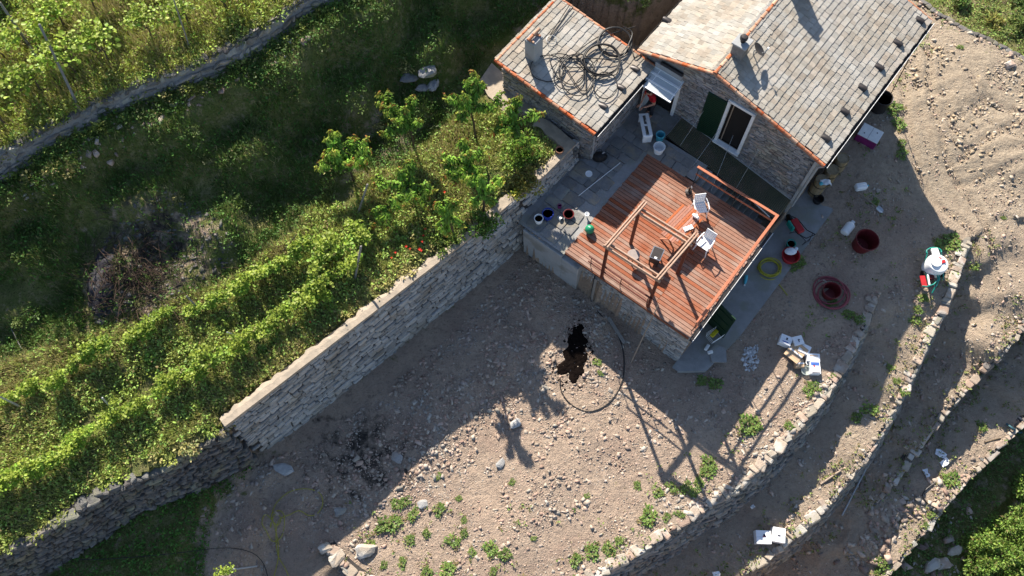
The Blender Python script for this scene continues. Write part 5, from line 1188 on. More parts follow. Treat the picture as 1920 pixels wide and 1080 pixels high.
heap('ash_heap','blue-grey heap of ash on the burnt patch of the bank','ash heap',[(165,520),(190,470),(215,480),(210,520),(200,570),(170,585),(152,560)],.08,'ash',5,.04)
heap('pomace_heap','black heap of wet grape pomace on the stony yard','heap',[(1074,618),(1084,608),(1094,612),(1092,632),(1102,640),(1098,658),(1104,668),(1094,684),(1097,700),(1084,706),(1078,720),(1066,712),(1068,698),(1052,704),(1040,696),(1048,682),(1060,676),(1054,662),(1066,650),(1062,636)],.045,'pomace',6,.016,.045)
rubble('pomace_crumbs','black crumbs of pomace scattered round the black heap',[(1065,600),(1100,600),(1115,650),(1112,700),(1095,735),(1060,730),(1028,712),(1040,680),(1052,640)],-2.3,['yard'],160,.02,.07,330,'pomace',thr=-.6)
# ------------------------------------------------------------------ hoses and pipes
def hose(name,label,cat,pts,r0,mat,lift=.03,closed=False,surf=None,sub=8,n=6):
    P = []
    for q in pts:
        p = (surf(q[0],q[1],lift+(q[2] if len(q) > 2 else 0)) if surf else Vector(G(q[0],q[1],lift+(q[2] if len(q) > 2 else 0)))); P.append(p)
    out = []; k = len(P)
    for i in range(k if closed else k-1):
        g = lambda j: P[j%k] if closed else P[min(max(j,0),k-1)]
        p0,p1,p2,p3 = g(i-1),g(i),g(i+1),g(i+2)
        for j in range(sub):
            t_ = j/sub; out.append(.5*((2*p1)+(p2-p0)*t_+(2*p0-5*p1+4*p2-p3)*t_*t_+(3*p1-p0-3*p2+p3)*t_**3))
    if not closed: out.append(P[-1])
    o0 = out[0].copy(); b = MB(); b.tube([p-o0 for p in out],r0,n,closed=closed); o = b.build(name,mat,None,True); o.location = o0; tag(o,label,cat); return o
def ring(cx,cy,rx,ry,n=14,a0=0,turns=1.0,dr=0.0,rot=0.0):
    out = []
    for i in range(int(n*turns)+1):
        a = a0+2*PI*i/n; q = 1+dr*i/n; x,y = rx*q*math.cos(a),ry*q*math.sin(a); out.append((cx+x*math.cos(rot)-y*math.sin(rot),cy+x*math.sin(rot)+y*math.cos(rot)))
    return out
sr_ = lambda px,py,lift: shed_roof(px,py,.075+lift)
jj = np.random.default_rng(9)
def coil(cx,cy,rx,ry,turns,a0,rot=0.0,jit=3.5,base=.02):
    out = []
    for i in range(int(12*turns)+1):
        a = a0+2*PI*i/12; q = 1+.05*math.sin(i*.31)+jj.normal(0,.006); x,y = rx*q*math.cos(a),ry*q*math.sin(a); out.append((cx+x*math.cos(rot)-y*math.sin(rot)+jj.normal(0,jit*.08),cy+x*math.sin(rot)+y*math.cos(rot)+jj.normal(0,jit*.08),base+.02*(i/12)))
    return out
hose('black_pipe_coil','coil of black pipe on the lean-to roof, tight upper loops nearest the house','pipe',[(1203,100,.02),(1190,108,.03)]+coil(1153,78,31,27,3.4,.3)+coil(1128,112,34,29,4.2,2.2,base=.07)+[(1160,110,.1),(1180,80,.12),(1185,60,.1),(1168,50,.08)],.019,'black_rubber',.0,surf=sr_,sub=4)
hose('black_pipe_coil','wide loose loops of black pipe across the middle of the lean-to roof','pipe',[(1190,50,.02),(1150,62,.02),(1120,70,.04),(1085,95,.05)]+coil(1072,130,24,27,1.2,-1.2)+coil(1082,140,32,38,1.3,3.6,base=.06)+[(1100,180,.05),(1112,160,.05)]+coil(1134,160,22,24,1.1,-2.6,base=.05)+[(1155,140,.04),(1160,118,.06)],.018,'black_rubber',.0,surf=sr_,sub=4)
hose('black_pipe_coil','single large loops of black pipe around the chimney shadow on the lean-to roof','pipe',coil(1028,128,32,24,1.15,.4)+[(1030,106,.05),(1060,102,.06)]+coil(1066,140,28,27,.9,-1.0,base=.05)+[(1090,170,.04),(1110,150,.05),(1112,128,.06),(1088,112,.06),(1050,108,.05)],.017,'black_rubber',.0,surf=sr_,sub=4)
def rods(label,a,c,dx,name='metal_rod'):
    A_ = shed_roof(*a,.12); C_ = shed_roof(*c,.12); root = thing(name,label,'rod',A_)
    for k,o_ in enumerate((Vector((0,0,0)),Vector(dx))):
        b = MB(); b.tube([o_,C_-A_+o_*(.2 if k else 1)],.016,6); b.build('rod_shaft','black_rubber',root)
rods('pair of black rods lying on the lean-to roof behind its chimney',(1068,9),(1031,66),(.12,-.1,0))
hose('wire_bundle','small tangle of pale wire on the lean-to roof by the chimney','wire',coil(1034,74,9,8,3,0,jit=2),.006,'galvanised',.0,surf=sr_,sub=4,n=5)
hose('black_hose','black hose looping from the deck base round the sunlit patch','hose',[(1110,548,.5),(1108,565),(1125,590),(1150,615),(1166,650),(1170,690),(1163,725),(1140,757),(1105,772),(1072,760),(1053,735),(1050,710)],.022,'black_rubber',.025)
hose('yellow_hose','thin yellow hose tangled on the shaded ground at the bottom','hose',[(512,1090),(523,1045),(522,1015),(515,985),(510,965),(525,958),(534,970),(530,1005),(512,1015),(500,995),(492,980),(500,965),(520,985),(528,972),(515,965),(508,990),(512,960),(522,940),(545,922),(575,917),(600,925),(606,945),(596,963),(580,967),(562,958),(545,965),(525,975),(518,1000),(522,1040),(535,1065),(548,1090)],.012,'yellow_hose',.03)
hose('black_cable','thin black cable across the dark grass strip','cable',[(150,1050),(230,1047),(330,1038),(420,1028),(470,1035),(495,1055),(505,1085)],.012,'black_rubber',.10)
yh = thing('yellow_hose_coil','thick coil of yellow hose beside the deck on the concrete path','hose',G(1440,506)); y0 = G(1440,506)
for k in range(7):
    b = MB(); rx = .40+.025*r.normal(); cx,cy = r.normal(0,.03),r.normal(0,.03); b.tube([(cx+rx*math.cos(a)*1.0,cy+(rx-.04)*math.sin(a),.03+.03*k+.012*math.sin(3*a+k)) for a in np.linspace(0,2*PI,26)[:-1]],.020,6,closed=True); b.build('hose_loop','yellow_hose',yh,True)
b = MB(); b.tube([Vector(G(px,py)-y0)+Vector((0,0,.03)) for px,py in ((1425,528),(1445,533),(1458,532),(1468,545),(1476,555))],.018,6); b.build('hose_end','yellow_hose',yh)
hose('blue_hose','blue-grey hose end lying on the rim of the lowest wall','hose',[(1885,795),(1900,806),(1912,812),(1925,800),(1935,790)],.04,'blue_pipe',.05)
hose('black_hose','short black hose bent on the stones of the third terrace','hose',[(1752,905),(1735,918),(1728,930),(1738,945),(1755,955),(1762,965)],.025,'black_rubber',.06)
# ------------------------------------------------------------------ poles, planks
def pole(name,label,cat,a,c,za,zc,r0,mat,n=7):
    A_ = Vector(at(a[0],a[1],za) if za is not None else G(a[0],a[1],r0)); C_ = Vector(at(c[0],c[1],zc) if zc is not None else G(c[0],c[1],r0)); b = MB(); b.tube([(0,0,0),(C_-A_)*.5+Vector((0,0,.004)),C_-A_],[r0,r0*.97,r0*.9],n); o = b.build(name,mat,None,True); o.location = A_; tag(o,label,cat); return o
pole('long_pole','long grey pole lying on the shaded third terrace','pole',(1577,967),(1640,846),None,None,.035,'galvanised'); pole('leaning_pole','thin pole leaning against the front edge of the deck','pole',(1183,680),(1234,572),None,.35,.024,'pole_wood')
pole('broom_stick','pale stick lying on the shaded patio','stick',(1085,367),(1163,305),.03,.03,.016,'white_paint'); pole('leaning_pole','dark pole leaning under the right eave of the house','pole',(1666,184),(1703,113),None,.4,.02,'dark_metal')
pole('timber_stake','short orange timber stake on the second terrace rim','stake',(1538,908),(1576,882),None,None,.035,'pole_wood'); pole('wooden_peg','short pale peg by the path near the white canister','peg',(1587,360),(1598,350),None,None,.02,'pole_wood'); pole('wooden_peg','short pale peg in the soil above the white canister','peg',(1606,335),(1615,326),None,None,.02,'pole_wood')
pole('garden_stake','thin stake lying in the dark bank at the left edge, longer one','stake',(42,655),(22,615),None,None,.015,'grey_wood'); pole('garden_stake','dark branch lying on the sunny part of the fourth terrace','branch',(1845,830),(1875,822),None,None,.025,'bark')
pl = thing('plank','weathered grey plank on the rubble in front of the deck','plank',G(1155,620)); A_ = Vector(G(1140,596)-G(1155,620)); C_ = Vector(G(1171,645)-G(1155,620)); b = MB(); b.bar(A_+Vector((0,0,.05)),C_+Vector((0,0,.05)),.13,.04,bev=.005); b.build('board_piece','grey_wood',pl)
b = MB(); b.bar(Vector((0,0,-.3)),Vector((0.05,.06,1.9)),.10,.05); o = b.build('grey_post','grey_wood'); p = uvw(1.72,-7.36,-2.15); o.location = p; tag(o,'grey board standing against the corner of the basement wall','board')
sv = thing('shovel','long-handled shovel lying on the shaded ground','shovel',G(1630,378)); s0 = Vector(G(1630,378)); A_ = Vector(G(1607,362))-s0; C_ = Vector(G(1643,390))-s0
b = MB(); b.tube([A_+Vector((0,0,.04)),C_+Vector((0,0,.06))],.017,6); b.build('handle','pole_wood',sv)
dd = (C_-A_).normalized(); yy = Vector((-dd.y,dd.x,0)); b = MB(); V = []
for f_,w,h in ((0,.07,.06),(.06,.11,.05),(.2,.11,.03),(.28,.06,.025),(.31,.0,.02)): V += [C_+dd*f_+yy*w+Vector((0,0,h+.02)),C_+dd*f_+Vector((0,0,h)),C_+dd*f_-yy*w+Vector((0,0,h+.02))]
F = []
for i in range(4): F += [(3*i,3*i+1,3*i+4,3*i+3),(3*i+1,3*i+2,3*i+5,3*i+4)]
b.add(V,F); b.build('blade','steel',sv)
# ------------------------------------------------------------------ tubs, barrels, buckets
def bucket(name,label,cat,pos,r0,r1,h,mat,rz=0.0,tilt=None,handle=True,rim=True,inner=None,th=.012):
    root = thing(name,label,cat,pos,rz)
    if tilt: root.rotation_euler = tilt
    b = MB(); b.lathe([(.001,0),(r0,0),(r1,h),(r1-th,h),(r0-th,.02),(.001,.02)],n=22); b.build('shell',mat,root,True)
    if rim: b = MB(); b.tube([(r1*math.cos(a),r1*math.sin(a),h-.01) for a in np.linspace(0,2*PI,24)[:-1]],.012+r1*.02,6,closed=True); b.build('rim',mat,root,True)
    if handle: b = MB(); b.tube([(r1*math.cos(a),r1*math.sin(a)*.8,h-.02-.10*math.sin(a)*0+.0) for a in np.linspace(0,PI,12)],.006,5); b.build('handle','galvanised',root)
    if inner: b = MB(); b.lathe([(.001,h*.75),(r0+(r1-r0)*.75-th-.004,h*.75)],n=20); b.build('contents',inner,root)
    return root
def g(px,py,l=0.0): return G(px,py,l)
PATH_Z = -2.46
bk = bucket('wine_tub','large dark red plastic tub, tilted, on the shaded ground','tub',g(1612,462),.33,.44,.62,'dark_red_plastic',handle=False); bk.rotation_euler = (R(3),R(4),0)
bucket('wine_tub','small dark red tub standing inside a ring of hose','tub',g(1553,552),.26,.33,.42,'dark_red_plastic',handle=False)
rh = thing('rose_hose_ring','ring of rose coloured hose laid round the small red tub','hose',g(1556,550)); 
for k,(cx,cy,rx,ry) in enumerate(((0,.0,.64,.62),(.04,-.06,.66,.60),(-.05,.10,.58,.56),(0.02,-.16,.55,.52))):
    b = MB(); b.tube([(cx+rx*math.cos(a),cy+ry*math.sin(a),.04+.03*k+.02*math.sin(2*a+k)) for a in np.linspace(0,2*PI,30)[:-1]],.028,6,closed=True); b.build('hose_loop','rose_hose',rh,True)
VBAR = None
def barrel(label,px,py,r0,h,lid=True,zb=PATH_Z,mat='barrel_wood'):
    p = at(px,py,zb+h); p = np.array([p[0],p[1],zb]); root = thing('wooden_vat',label,'barrel',p); n = 18
    for k in range(n):
        a0,a1 = 2*PI*k/n+.012,2*PI*(k+1)/n-.012; V = []
        for rr_,z in ((r0*1.06,0),(r0*1.08,h*.4),(r0,h),(r0-.03,h),(r0*1.08-.03,h*.4),(r0*1.06-.03,0)): V += [(rr_*math.cos(a0),rr_*math.sin(a0),z),(rr_*math.cos(a1),rr_*math.sin(a1),z)]
        b = MB(); b.add(V,[(2*i,2*i+1,(2*i+3)%12,(2*i+2)%12) for i in range(6)]); b.build('stave',mat,root)
    for z,rr_ in ((h*.2,r0*1.075),(h*.72,r0*1.05)):
        b = MB(); b.lathe([(rr_,z-.02),(rr_+.008,z-.02),(rr_+.006,z+.02),(rr_-.004,z+.02)],n=24); b.build('hoop','dark_metal',root)
    if lid: b = MB(); b.lathe([(.001,h-.06),(r0-.02,h-.06),(r0-.02,h-.02),(.001,h-.02)],n=20); b.build('lid',mat,root)
    return root
barrel('wooden vat farthest from the deck, under the house eave',1581,296,.25,.95); barrel('wooden vat in the middle of the three under the eave',1562,318,.25,.95); v3 = barrel('wooden vat nearest the deck with a white cloth on it',1542,337,.25,.95)
cl_ = thing('cloth','white and pale blue cloth thrown over the nearest vat','cloth',at(1549,342,-1.48)); b = MB(); V = []; F = []
for i in range(9):
    for j in range(6): V.append((-.22+i*.055,-.12+j*.05,.03*math.sin(i*1.3)*math.cos(j*1.7)+.02-.10*max(0,i-6)*.5))
for i in range(8):
    for j in range(5): F.append((i*6+j,(i+1)*6+j,(i+1)*6+j+1,i*6+j+1))
b.add(V,F); b.build('cloth_sheet','white_cloth',cl_,True); b = MB(); b.lathe([(.001,0),(.07,.01),(.08,.06),(.05,.1),(.001,.11)],(-.22,-.06,0),10); b.build('cloth_bundle','cyan_plastic',cl_,True)
bucket('plant_pot','black round pot on the path in front of the vats','pot',at(1532,377,PATH_Z),.17,.2,.22,'black_rubber',handle=False)
bucket('rain_barrel','dark grey rain barrel under the eave at the back corner','barrel',at(1643,205,-2.4)-np.array([0,0,0]),.34,.37,.8,'dark_metal',handle=False,inner='dark_interior')
# purple crate with two white lids
def carton(name,label,px,py,size,rz,mat,ztop=None,marks=(),tilt=(0,0),cat='box',flap=False,base=None):
    "box whose top centre is seen at (px,py)"
    g0 = g(px,py); zb = g0[2] if base is None else base; p = at(px,py,zb+size[2]); root = thing(name,label,cat,(p[0],p[1],zb)); root.rotation_euler = (tilt[0],tilt[1],rz)
    b = MB(); b.box((0,0,size[2]/2),size,bev=.008); b.build('carton_body',mat,root)
    b = MB(); b.box((0,0,size[2]+.002),(size[0]*.98,.05,.004)); b.build('tape_strip','carton_white' if mat == 'carton_brown' else 'white_cloth',root)
    for (mx,my,sx,sy,mm) in marks:
        b = MB(); b.box((mx*size[0],my*size[1],size[2]+.006),(sx,sy,.006)); b.build('printed_mark',mm,root)
    if flap:
        b = MB(); b.add([(-size[0]/2,size[1]/2,size[2]),(size[0]/2,size[1]/2,size[2]),(size[0]/2,size[1]/2+.16,size[2]+.08),(-size[0]/2,size[1]/2+.16,size[2]+.08)],[(0,1,2,3)]); b.add([(-size[0]/2,-size[1]/2,size[2]),(size[0]/2,-size[1]/2,size[2]),(size[0]/2,-size[1]/2-.15,size[2]+.05),(-size[0]/2,-size[1]/2-.15,size[2]+.05)],[(3,2,1,0)]); b.build('flap',mat,root)
    return root
cr = thing('purple_crate','purple plastic crate closed by two white panels, under the eave','crate',at(1624,262,-2.45)); cr.rotation_euler = (0,0,YAW+.06); cz = .45
b = MB(); b.box((0,0,cz/2),(.86,.66,cz),bev=.02); b.build('crate_body','purple_plastic',cr)
for s_ in (-1,1):
    b = MB(); b.box((s_*.215,0,cz+.02),(.42,.66,.03),bev=.008); ld = b.build('lid_panel','white_paint',cr); b = MB(); b.box((s_*.215,.14*s_,cz+.038),(.05,.04,.012)); b.build('lid_clip','print_dark',ld)
# white jerrycan, canister and bags
jc = thing('jerrycan','pale blue-white jerrycan lying by the shovel','jerrycan',g(1611,354)); jc.rotation_euler = (0,0,.1)
b = MB(); b.box((0,0,.14),(.46,.28,.26),bev=.05); b.build('can_body','white_plastic',jc); b = MB(); b.lathe([(.035,0),(.035,.07),(.001,.08)],(.25,.0,.14),10,rot=Matrix.Rotation(PI/2,3,'Y')); b.build('cap','cyan_plastic',jc); b = MB(); b.tube([(-.1,0,.26),(-.05,0,.31),(.08,0,.31),(.12,0,.26)],.016,6); b.build('handle','white_plastic',jc)
cn = thing('canister','white round canister lying beside the large red tub','canister',g(1586,433)); cn.rotation_euler = (0,0,.8)
b = MB(); b.lathe([(.001,-.26),(.15,-.26),(.18,-.22),(.18,.18),(.12,.25),(.07,.27),(.07,.32),(.001,.32)],(0,0,.18),18,rot=Matrix.Rotation(R(80),3,'Y')); b.build('can_body','white_plastic',cn,True); b = MB(); b.lathe([(.08,0),(.08,.05),(.001,.055)],(.30,0,.235),14,rot=Matrix.Rotation(R(80),3,'Y')); b.build('cap','white_cloth',cn)
# ------------------------------------------------------------------ cartons on the yard rim
DK,RD,BL = 'print_dark','print_red','print_blue'
carton('carton','white carton with a dark dot, farthest left of the heap on the yard rim',1474,637,(.42,.36,.30),R(-28),'carton_white',marks=((0.05,.12,.06,.09,DK),(.0,-.25,.22,.04,BL)))
carton('carton','white carton with a small dark mark, uppermost of the heap on the yard rim',1497,638,(.36,.34,.34),R(10),'carton_white',marks=((.05,.05,.07,.04,DK),(.02,-.1,.03,.08,DK)))
carton('carton','flattened brown cardboard box in the middle of the heap on the yard rim',1492,661,(.58,.40,.26),R(-48),'carton_brown',flap=True)
carton('carton','white carton with a grey mark behind the brown box on the yard rim',1509,654,(.40,.36,.28),R(-32),'carton_white',marks=((.05,.05,.07,.05,'print_dark'),(.1,-.2,.18,.05,'carton_brown')))
carton('carton','white carton lying on its side at the right of the heap on the yard rim',1525,669,(.46,.30,.26),R(-8),'carton_white',marks=((0,.2,.3,.03,'carton_brown'),),tilt=(.08,.05))
carton('carton','small brown carton at the front of the heap on the yard rim',1500,681,(.30,.28,.24),R(-4),'carton_brown')
carton('carton','white carton with blue and red print, lowest of the heap on the yard rim',1529,689,(.36,.46,.24),R(-6),'carton_white',marks=((-.12,.12,.05,.10,RD),(0,.30,.3,.12,BL),(.0,-.42,.28,.03,DK)))
bucket('clear_tub','clear plastic tub between the cartons on the yard rim','tub',g(1509,697),.15,.17,.14,'tub_clear',handle=False)
bucket('white_cup','white paper cup between the small brown carton and the printed one','cup',g(1512,683),.05,.065,.14,'white_plastic',handle=False)
carton('carton','white carton with dark print standing left on the second terrace rim',1432,1007,(.52,.46,.36),R(-6),'carton_white',marks=((.05,.12,.07,.08,DK),(.05,.05,.12,.03,RD)))
carton('carton','white carton with a small mark standing right on the second terrace rim',1461,1003,(.44,.50,.36),R(-14),'carton_white',marks=((.0,-.05,.10,.05,DK),))
# litter and small pale things
def scrap(label,px,py,s,mat='white_plastic',cat='litter',h=.05):
    p = g(px,py); root = thing('scrap_sheet',label,cat,p,px*.7); b = MB(); r_ = np.random.default_rng(int(px)); V = []; F = []
    for i in range(5):
        for j in range(4): V.append(((i/4-.5)*s*1.6+r_.normal(0,s*.06),(j/3-.5)*s+r_.normal(0,s*.06),.03+abs(r_.normal(0,h))))
    for i in range(4):
        for j in range(3): F.append((i*4+j,(i+1)*4+j,(i+1)*4+j+1,i*4+j+1))
    b.add(V,F); b.build('crumpled_sheet',mat,root); return root
scrap('crumpled pale blue plastic sheet on the fourth terrace, upper piece',1763,852,.26,'white_cloth'); scrap('crumpled pale blue plastic sheet on the fourth terrace, lower piece',1769,868,.22,'white_cloth'); scrap('small white paper scrap on the shaded second terrace',1410,951,.10); scrap('white scrap at the bottom edge of the second terrace',1342,1076,.16); scrap('pale paper at the foot of the third wall',1735,888,.2,'white_cloth')
for (px,py,lb) in ((1297,684,'pale blue round lid lying in front of the basement corner, upper one'),(1304,690,'pale blue round lid lying in front of the basement corner, lower one')):
    root = thing('bucket_lid',lb,'lid',g(px,py,.02)); b = MB(); b.lathe([(.001,.015),(.10,.015),(.105,.03),(.125,.03),(.13,0),(.001,0)],n=20); b.build('lid_disc','white_plastic',root,True)
for k,(px,py,a) in enumerate(((1325,652,.9),(1331,661,.2),(1311,676,.8))):
    root = thing('foam_block',['white foam block on the path, upper of two','white foam block on the path, lower of two','small white block near the round lids'][k],'block',at(px,py,PATH_Z+.05) if k < 2 else g(px,py)); b = MB(); b.box((0,0,.04),(.26-.06*k,.12,.10),a,bev=.02); b.build('block_body','white_paint',root)
slab = thing('concrete_slab','loose grey concrete slab on the end of the path','slab',at(1346,664,PATH_Z)); b = MB(); b.prism([(-.28,-.3),(.25,-.35),(.32,.2),(-.05,.36),(-.3,.18)],.01,.07); b.build('slab_body','concrete',slab)
# white wire basket with yellow sponge
wb = thing('wire_basket','white wire basket holding a yellow cloth beside the basement','basket',at(1338,632,PATH_Z),.5)
b = MB()
for z,q in ((.02,.85),(.2,.93),(.38,1.0)): b.tube([(x*.27*q,y*.2*q,z) for x,y in ((-1,-1),(1,-1),(1,1),(-1,1))],.010,5,closed=True)
b.build('wire_frame','white_plastic',wb)
b = MB()
for k in range(7):
    x = -.25+k*.083
    for s_ in (-1,1): b.tube([(x*.85,s_*.17,.02),(x,s_*.2,.38)],.006,4)
b.build('wire_bars','white_plastic',wb); b = MB(); b.box((-.02,.05,.33),(.36,.16,.07),.2,bev=.03); b.build('yellow_cloth','yellow_plastic',wb)
bt_ = thing('cyan_bottle','turquoise plastic slipper-shaped bottle by the path below the deck','bottle',at(1397,526,PATH_Z),R(-20)); b = MB(); b.lathe([(.001,-.2),(.06,-.18),(.07,0),(.05,.14),(.025,.18),(.025,.22),(.001,.22)],(0,0,.07),12,rot=Matrix.Rotation(PI/2,3,'X')); b.build('bottle_body','cyan_plastic',bt_,True); b = MB(); b.lathe([(.03,.2),(.03,.25),(.001,.25)],(0,0,.07),10,rot=Matrix.Rotation(PI/2,3,'X')); b.build('cap','white_plastic',bt_)
# red hand cart with frame, teal bucket, red basket with white bag
hc = thing('hand_cart','red hand cart with dark frame standing by the house corner','hand cart',at(1490,432,PATH_Z),R(20))
b = MB(); b.box((0,.02,.34),(.30,.62,.16),bev=.03); b.build('tray','red_paint',hc)
b = MB()
for s_ in (-1,1): b.tube([(s_*.2,-.7,.75),(s_*.2,-.3,.42),(s_*.2,.3,.30),(s_*.14,.55,.12)],.018,6)
b.tube([(-.2,-.7,.75),(.2,-.7,.75)],.018,6); b.build('frame','dark_metal',hc)
b = MB(); b.lathe([(.05,-.04),(.16,-.04),(.17,0),(.16,.04),(.05,.04)],(0,.5,.17),16,rot=Matrix.Rotation(PI/2,3,'Y')); b.build('wheel','black_rubber',hc,True)
b = MB(); b.box((-.28,.1,.42),(.10,.4,.3),bev=.03); b.build('fuel_can','teal_plastic',hc)
bucket('teal_bucket','teal bucket with pale rags beside the red basket','bucket',at(1480,462,PATH_Z),.13,.17,.28,'teal_plastic',inner='cyan_plastic')
rb = bucket('red_basket','red basket with a white bag on top by the deck corner','basket',at(1479,484,PATH_Z),.26,.33,.30,'red_paint',handle=False)
wbag = thing('white_bag','white plastic bag lying in the red basket','bag',at(1482,472,PATH_Z+.30)); b = MB(); b.lathe([(.001,-.08),(.14,-.04),(.19,.04),(.13,.12),(.05,.14),(.001,.15)],n=12,sx=1.25,sy=.85); b.lathe([(.02,0),(.07,.03),(.06,.10),(.01,.11)],(.22,.07,.02),8); b.build('bag_body','white_cloth',wbag,True)
hose('black_strap','loop of black cord lying on the path by the red hand cart','cord',[(1478,440),(1490,438),(1500,446),(1508,455),(1502,462),(1515,452),(1522,440),(1514,456)],.012,'black_rubber',.12)
# ------------------------------------------------------------------ garden sprayer machine
sp_ = thing('sprayer_cart','white tank sprayer on a green tubular cart with red tray','sprayer',g(1742,508)); s0 = Vector(g(1742,508))
b = MB(); b.lathe([(.001,.10),(.30,.10),(.38,.18),(.40,.62),(.36,.72),(.20,.78),(.001,.79)],(.0,.0,0),24); b.build('tank','white_plastic',sp_,True)
b = MB(); b.lathe([(.001,0),(.19,0),(.20,.05),(.001,.06)],(-.12,.02,.78),18); b.build('tank_lid','white_plastic',sp_,True)
b = MB(); b.box((.12,.0,.80),(.22,.13,.05),.2,bev=.01); b.box((.05,.18,.79),(.16,.05,.04),-.5); b.build('red_label','red_paint',sp_)
b = MB(); b.box((.02,.44,.70),(.26,.34,.12),.02,bev=.03); b.build('pump_housing','white_plastic',sp_)
b = MB(); b.tube([(.28*math.cos(a),.50+.16*math.sin(a),.66) for a in np.linspace(-.3,PI+.3,16)],.028,7); b.tube([(.26,.45,.66),(.36,.1,.4),(.3,-.5,.22)],.022,6); b.tube([(-.26,.45,.66),(-.36,.1,.4),(-.3,-.5,.22)],.022,6); b.build('push_handle','teal_plastic',sp_,True)
b = MB(); b.tube([(-.05,-.3,.5),(-.02,-.55,.45),(-.22,-.72,.4),(-.5,-.80,.42),(-.66,-.76,.4)],.026,6); b.tube([(.05,-.3,.5),(.02,-.55,.45),(-.1,-.75,.35),(-.2,-.95,.1)],.026,6); b.build('front_frame','teal_plastic',sp_,True)
b = MB(); b.box((-.54,-.56,.36),(.20,.46,.05),-.05,bev=.01); b.build('red_tray','red_paint',sp_); b = MB(); b.box((-.36,-.52,.4),(.05,.42,.05),-.12); b.build('white_bar','white_plastic',sp_); b = MB(); b.box((-.2,-.42,.36),(.18,.2,.16),bev=.03); b.build('engine_block','dark_red_plastic',sp_)
for s_ in (-1,1): b = MB(); b.lathe([(.04,-.04),(.15,-.04),(.16,0),(.15,.04),(.04,.04)],(s_*.36,-.2,.16),14,rot=Matrix.Rotation(PI/2,3,'Y')); b.build('wheel','black_rubber',sp_,True)
# ------------------------------------------------------------------ things on the patio
bucket('white_bucket','white plastic bucket standing on the patio by the door','bucket',at(1234,284,0),.17,.21,.34,'white_plastic'); bucket('cyan_bucket','turquoise bucket behind the white one near the door','bucket',at(1236,262,0),.13,.16,.36,'cyan_plastic')
tr = thing('white_trough','long white slotted plastic bench in front of the person','bench',at(1208,246,0),R(2)); 
for x in (-.12,.12): b = MB(); b.box((x,0,.42),(.13,1.0,.05),bev=.01); b.build('bench_top','white_plastic',tr)
for y in (-.48,.0,.48): b = MB(); b.box((0,y,.40),(.34,.07,.06),bev=.01); b.build('cross_piece','white_plastic',tr)
b = MB(); b.box((0,-.5,.22),(.34,.05,.40),bev=.01); b.build('end_panel','white_plastic',tr)
for y in (-.44,.44):
    for x in (-.14,.14): b = MB(); b.box((x,y,.19),(.045,.045,.38)); b.build('leg','white_plastic',tr)
bag = thing('black_bag','black bag with tools by the corner of the lean-to','bag',at(1124,297,0)); b = MB(); b.lathe([(.001,0),(.22,.0),(.25,.12),(.18,.26),(.06,.30),(.001,.30)],n=12,sx=1.2,sy=.8); b.build('bag_body','black_rubber',bag,True); b = MB(); b.box((.12,.05,.28),(.12,.06,.05),.5,bev=.015); b.build('grey_tool','galvanised',bag); b = MB(); b.tube([(-.2,-.05,.2),(-.12,.1,.42),(.05,.12,.4),(.12,-.02,.24)],.012,5); b.build('strap','black_rubber',bag)
root = thing('bucket_lid','white round lid lying flat on the shaded patio','lid',at(1104,326,.01)); b = MB(); b.lathe([(.001,.018),(.10,.015),(.11,.03),(.13,.03),(.135,0),(.001,0)],n=22); b.build('lid_disc','white_plastic',root,True)
bucket('blue_bucket','deep blue bucket at the foot of the patio wall','bucket',at(1027,407,-.05),.17,.2,.32,'blue_plastic',inner='blue_plastic'); bucket('white_bucket','white bucket with a ring lid on the patio corner','bucket',at(1010,416,-.05),.13,.16,.3,'white_plastic',inner='white_paint')
bucket('paint_tin','small tin lying on its side next to the blue bucket','tin',at(1047,407,0),.08,.08,.2,'galvanised',tilt=(R(75),0,.6)); bucket('paint_tin','small purple tin standing behind the blue bucket','tin',at(1049,389,0),.07,.07,.16,'purple_plastic')
bucket('red_bowl','dark red bowl on the patio beside the tins','bowl',at(1066,405,0),.12,.19,.16,'dark_red_plastic',handle=False,inner='dark_interior')
heap('red_soil','patch of dark red grape skins on the patio','heap',[(1052,378),(1062,368),(1078,370),(1086,385),(1076,394),(1058,392)],.03,'dark_red_plastic',11,.01)
fn = thing('white_funnel','small white funnel at the edge of the deck','funnel',at(1100,406,0)); b = MB(); b.lathe([(.02,0),(.025,.1),(.085,.2),(.075,.2),(.015,.1)],n=14); b.build('funnel_body','white_plastic',fn,True)
bl = thing('rubber_ball','shiny green ball on the deck near its left edge','ball',at(1105,434,0)); b = MB(); b.lathe([(.17*math.sin(a)+1e-3,.17-.17*math.cos(a)) for a in np.linspace(0,PI,15)],n=24); b.build('ball_skin','green_ball',bl,True); b = MB(); b.lathe([(.001,.343),(.015,.342),(.018,.338)],n=8); b.build('valve','white_plastic',bl)
pt = bucket('terracotta_pot','terracotta pot on the sunny corner of the wall','pot',at(1049,286,1.06),.10,.14,.2,'clay_pot',handle=False,inner='soil_block')
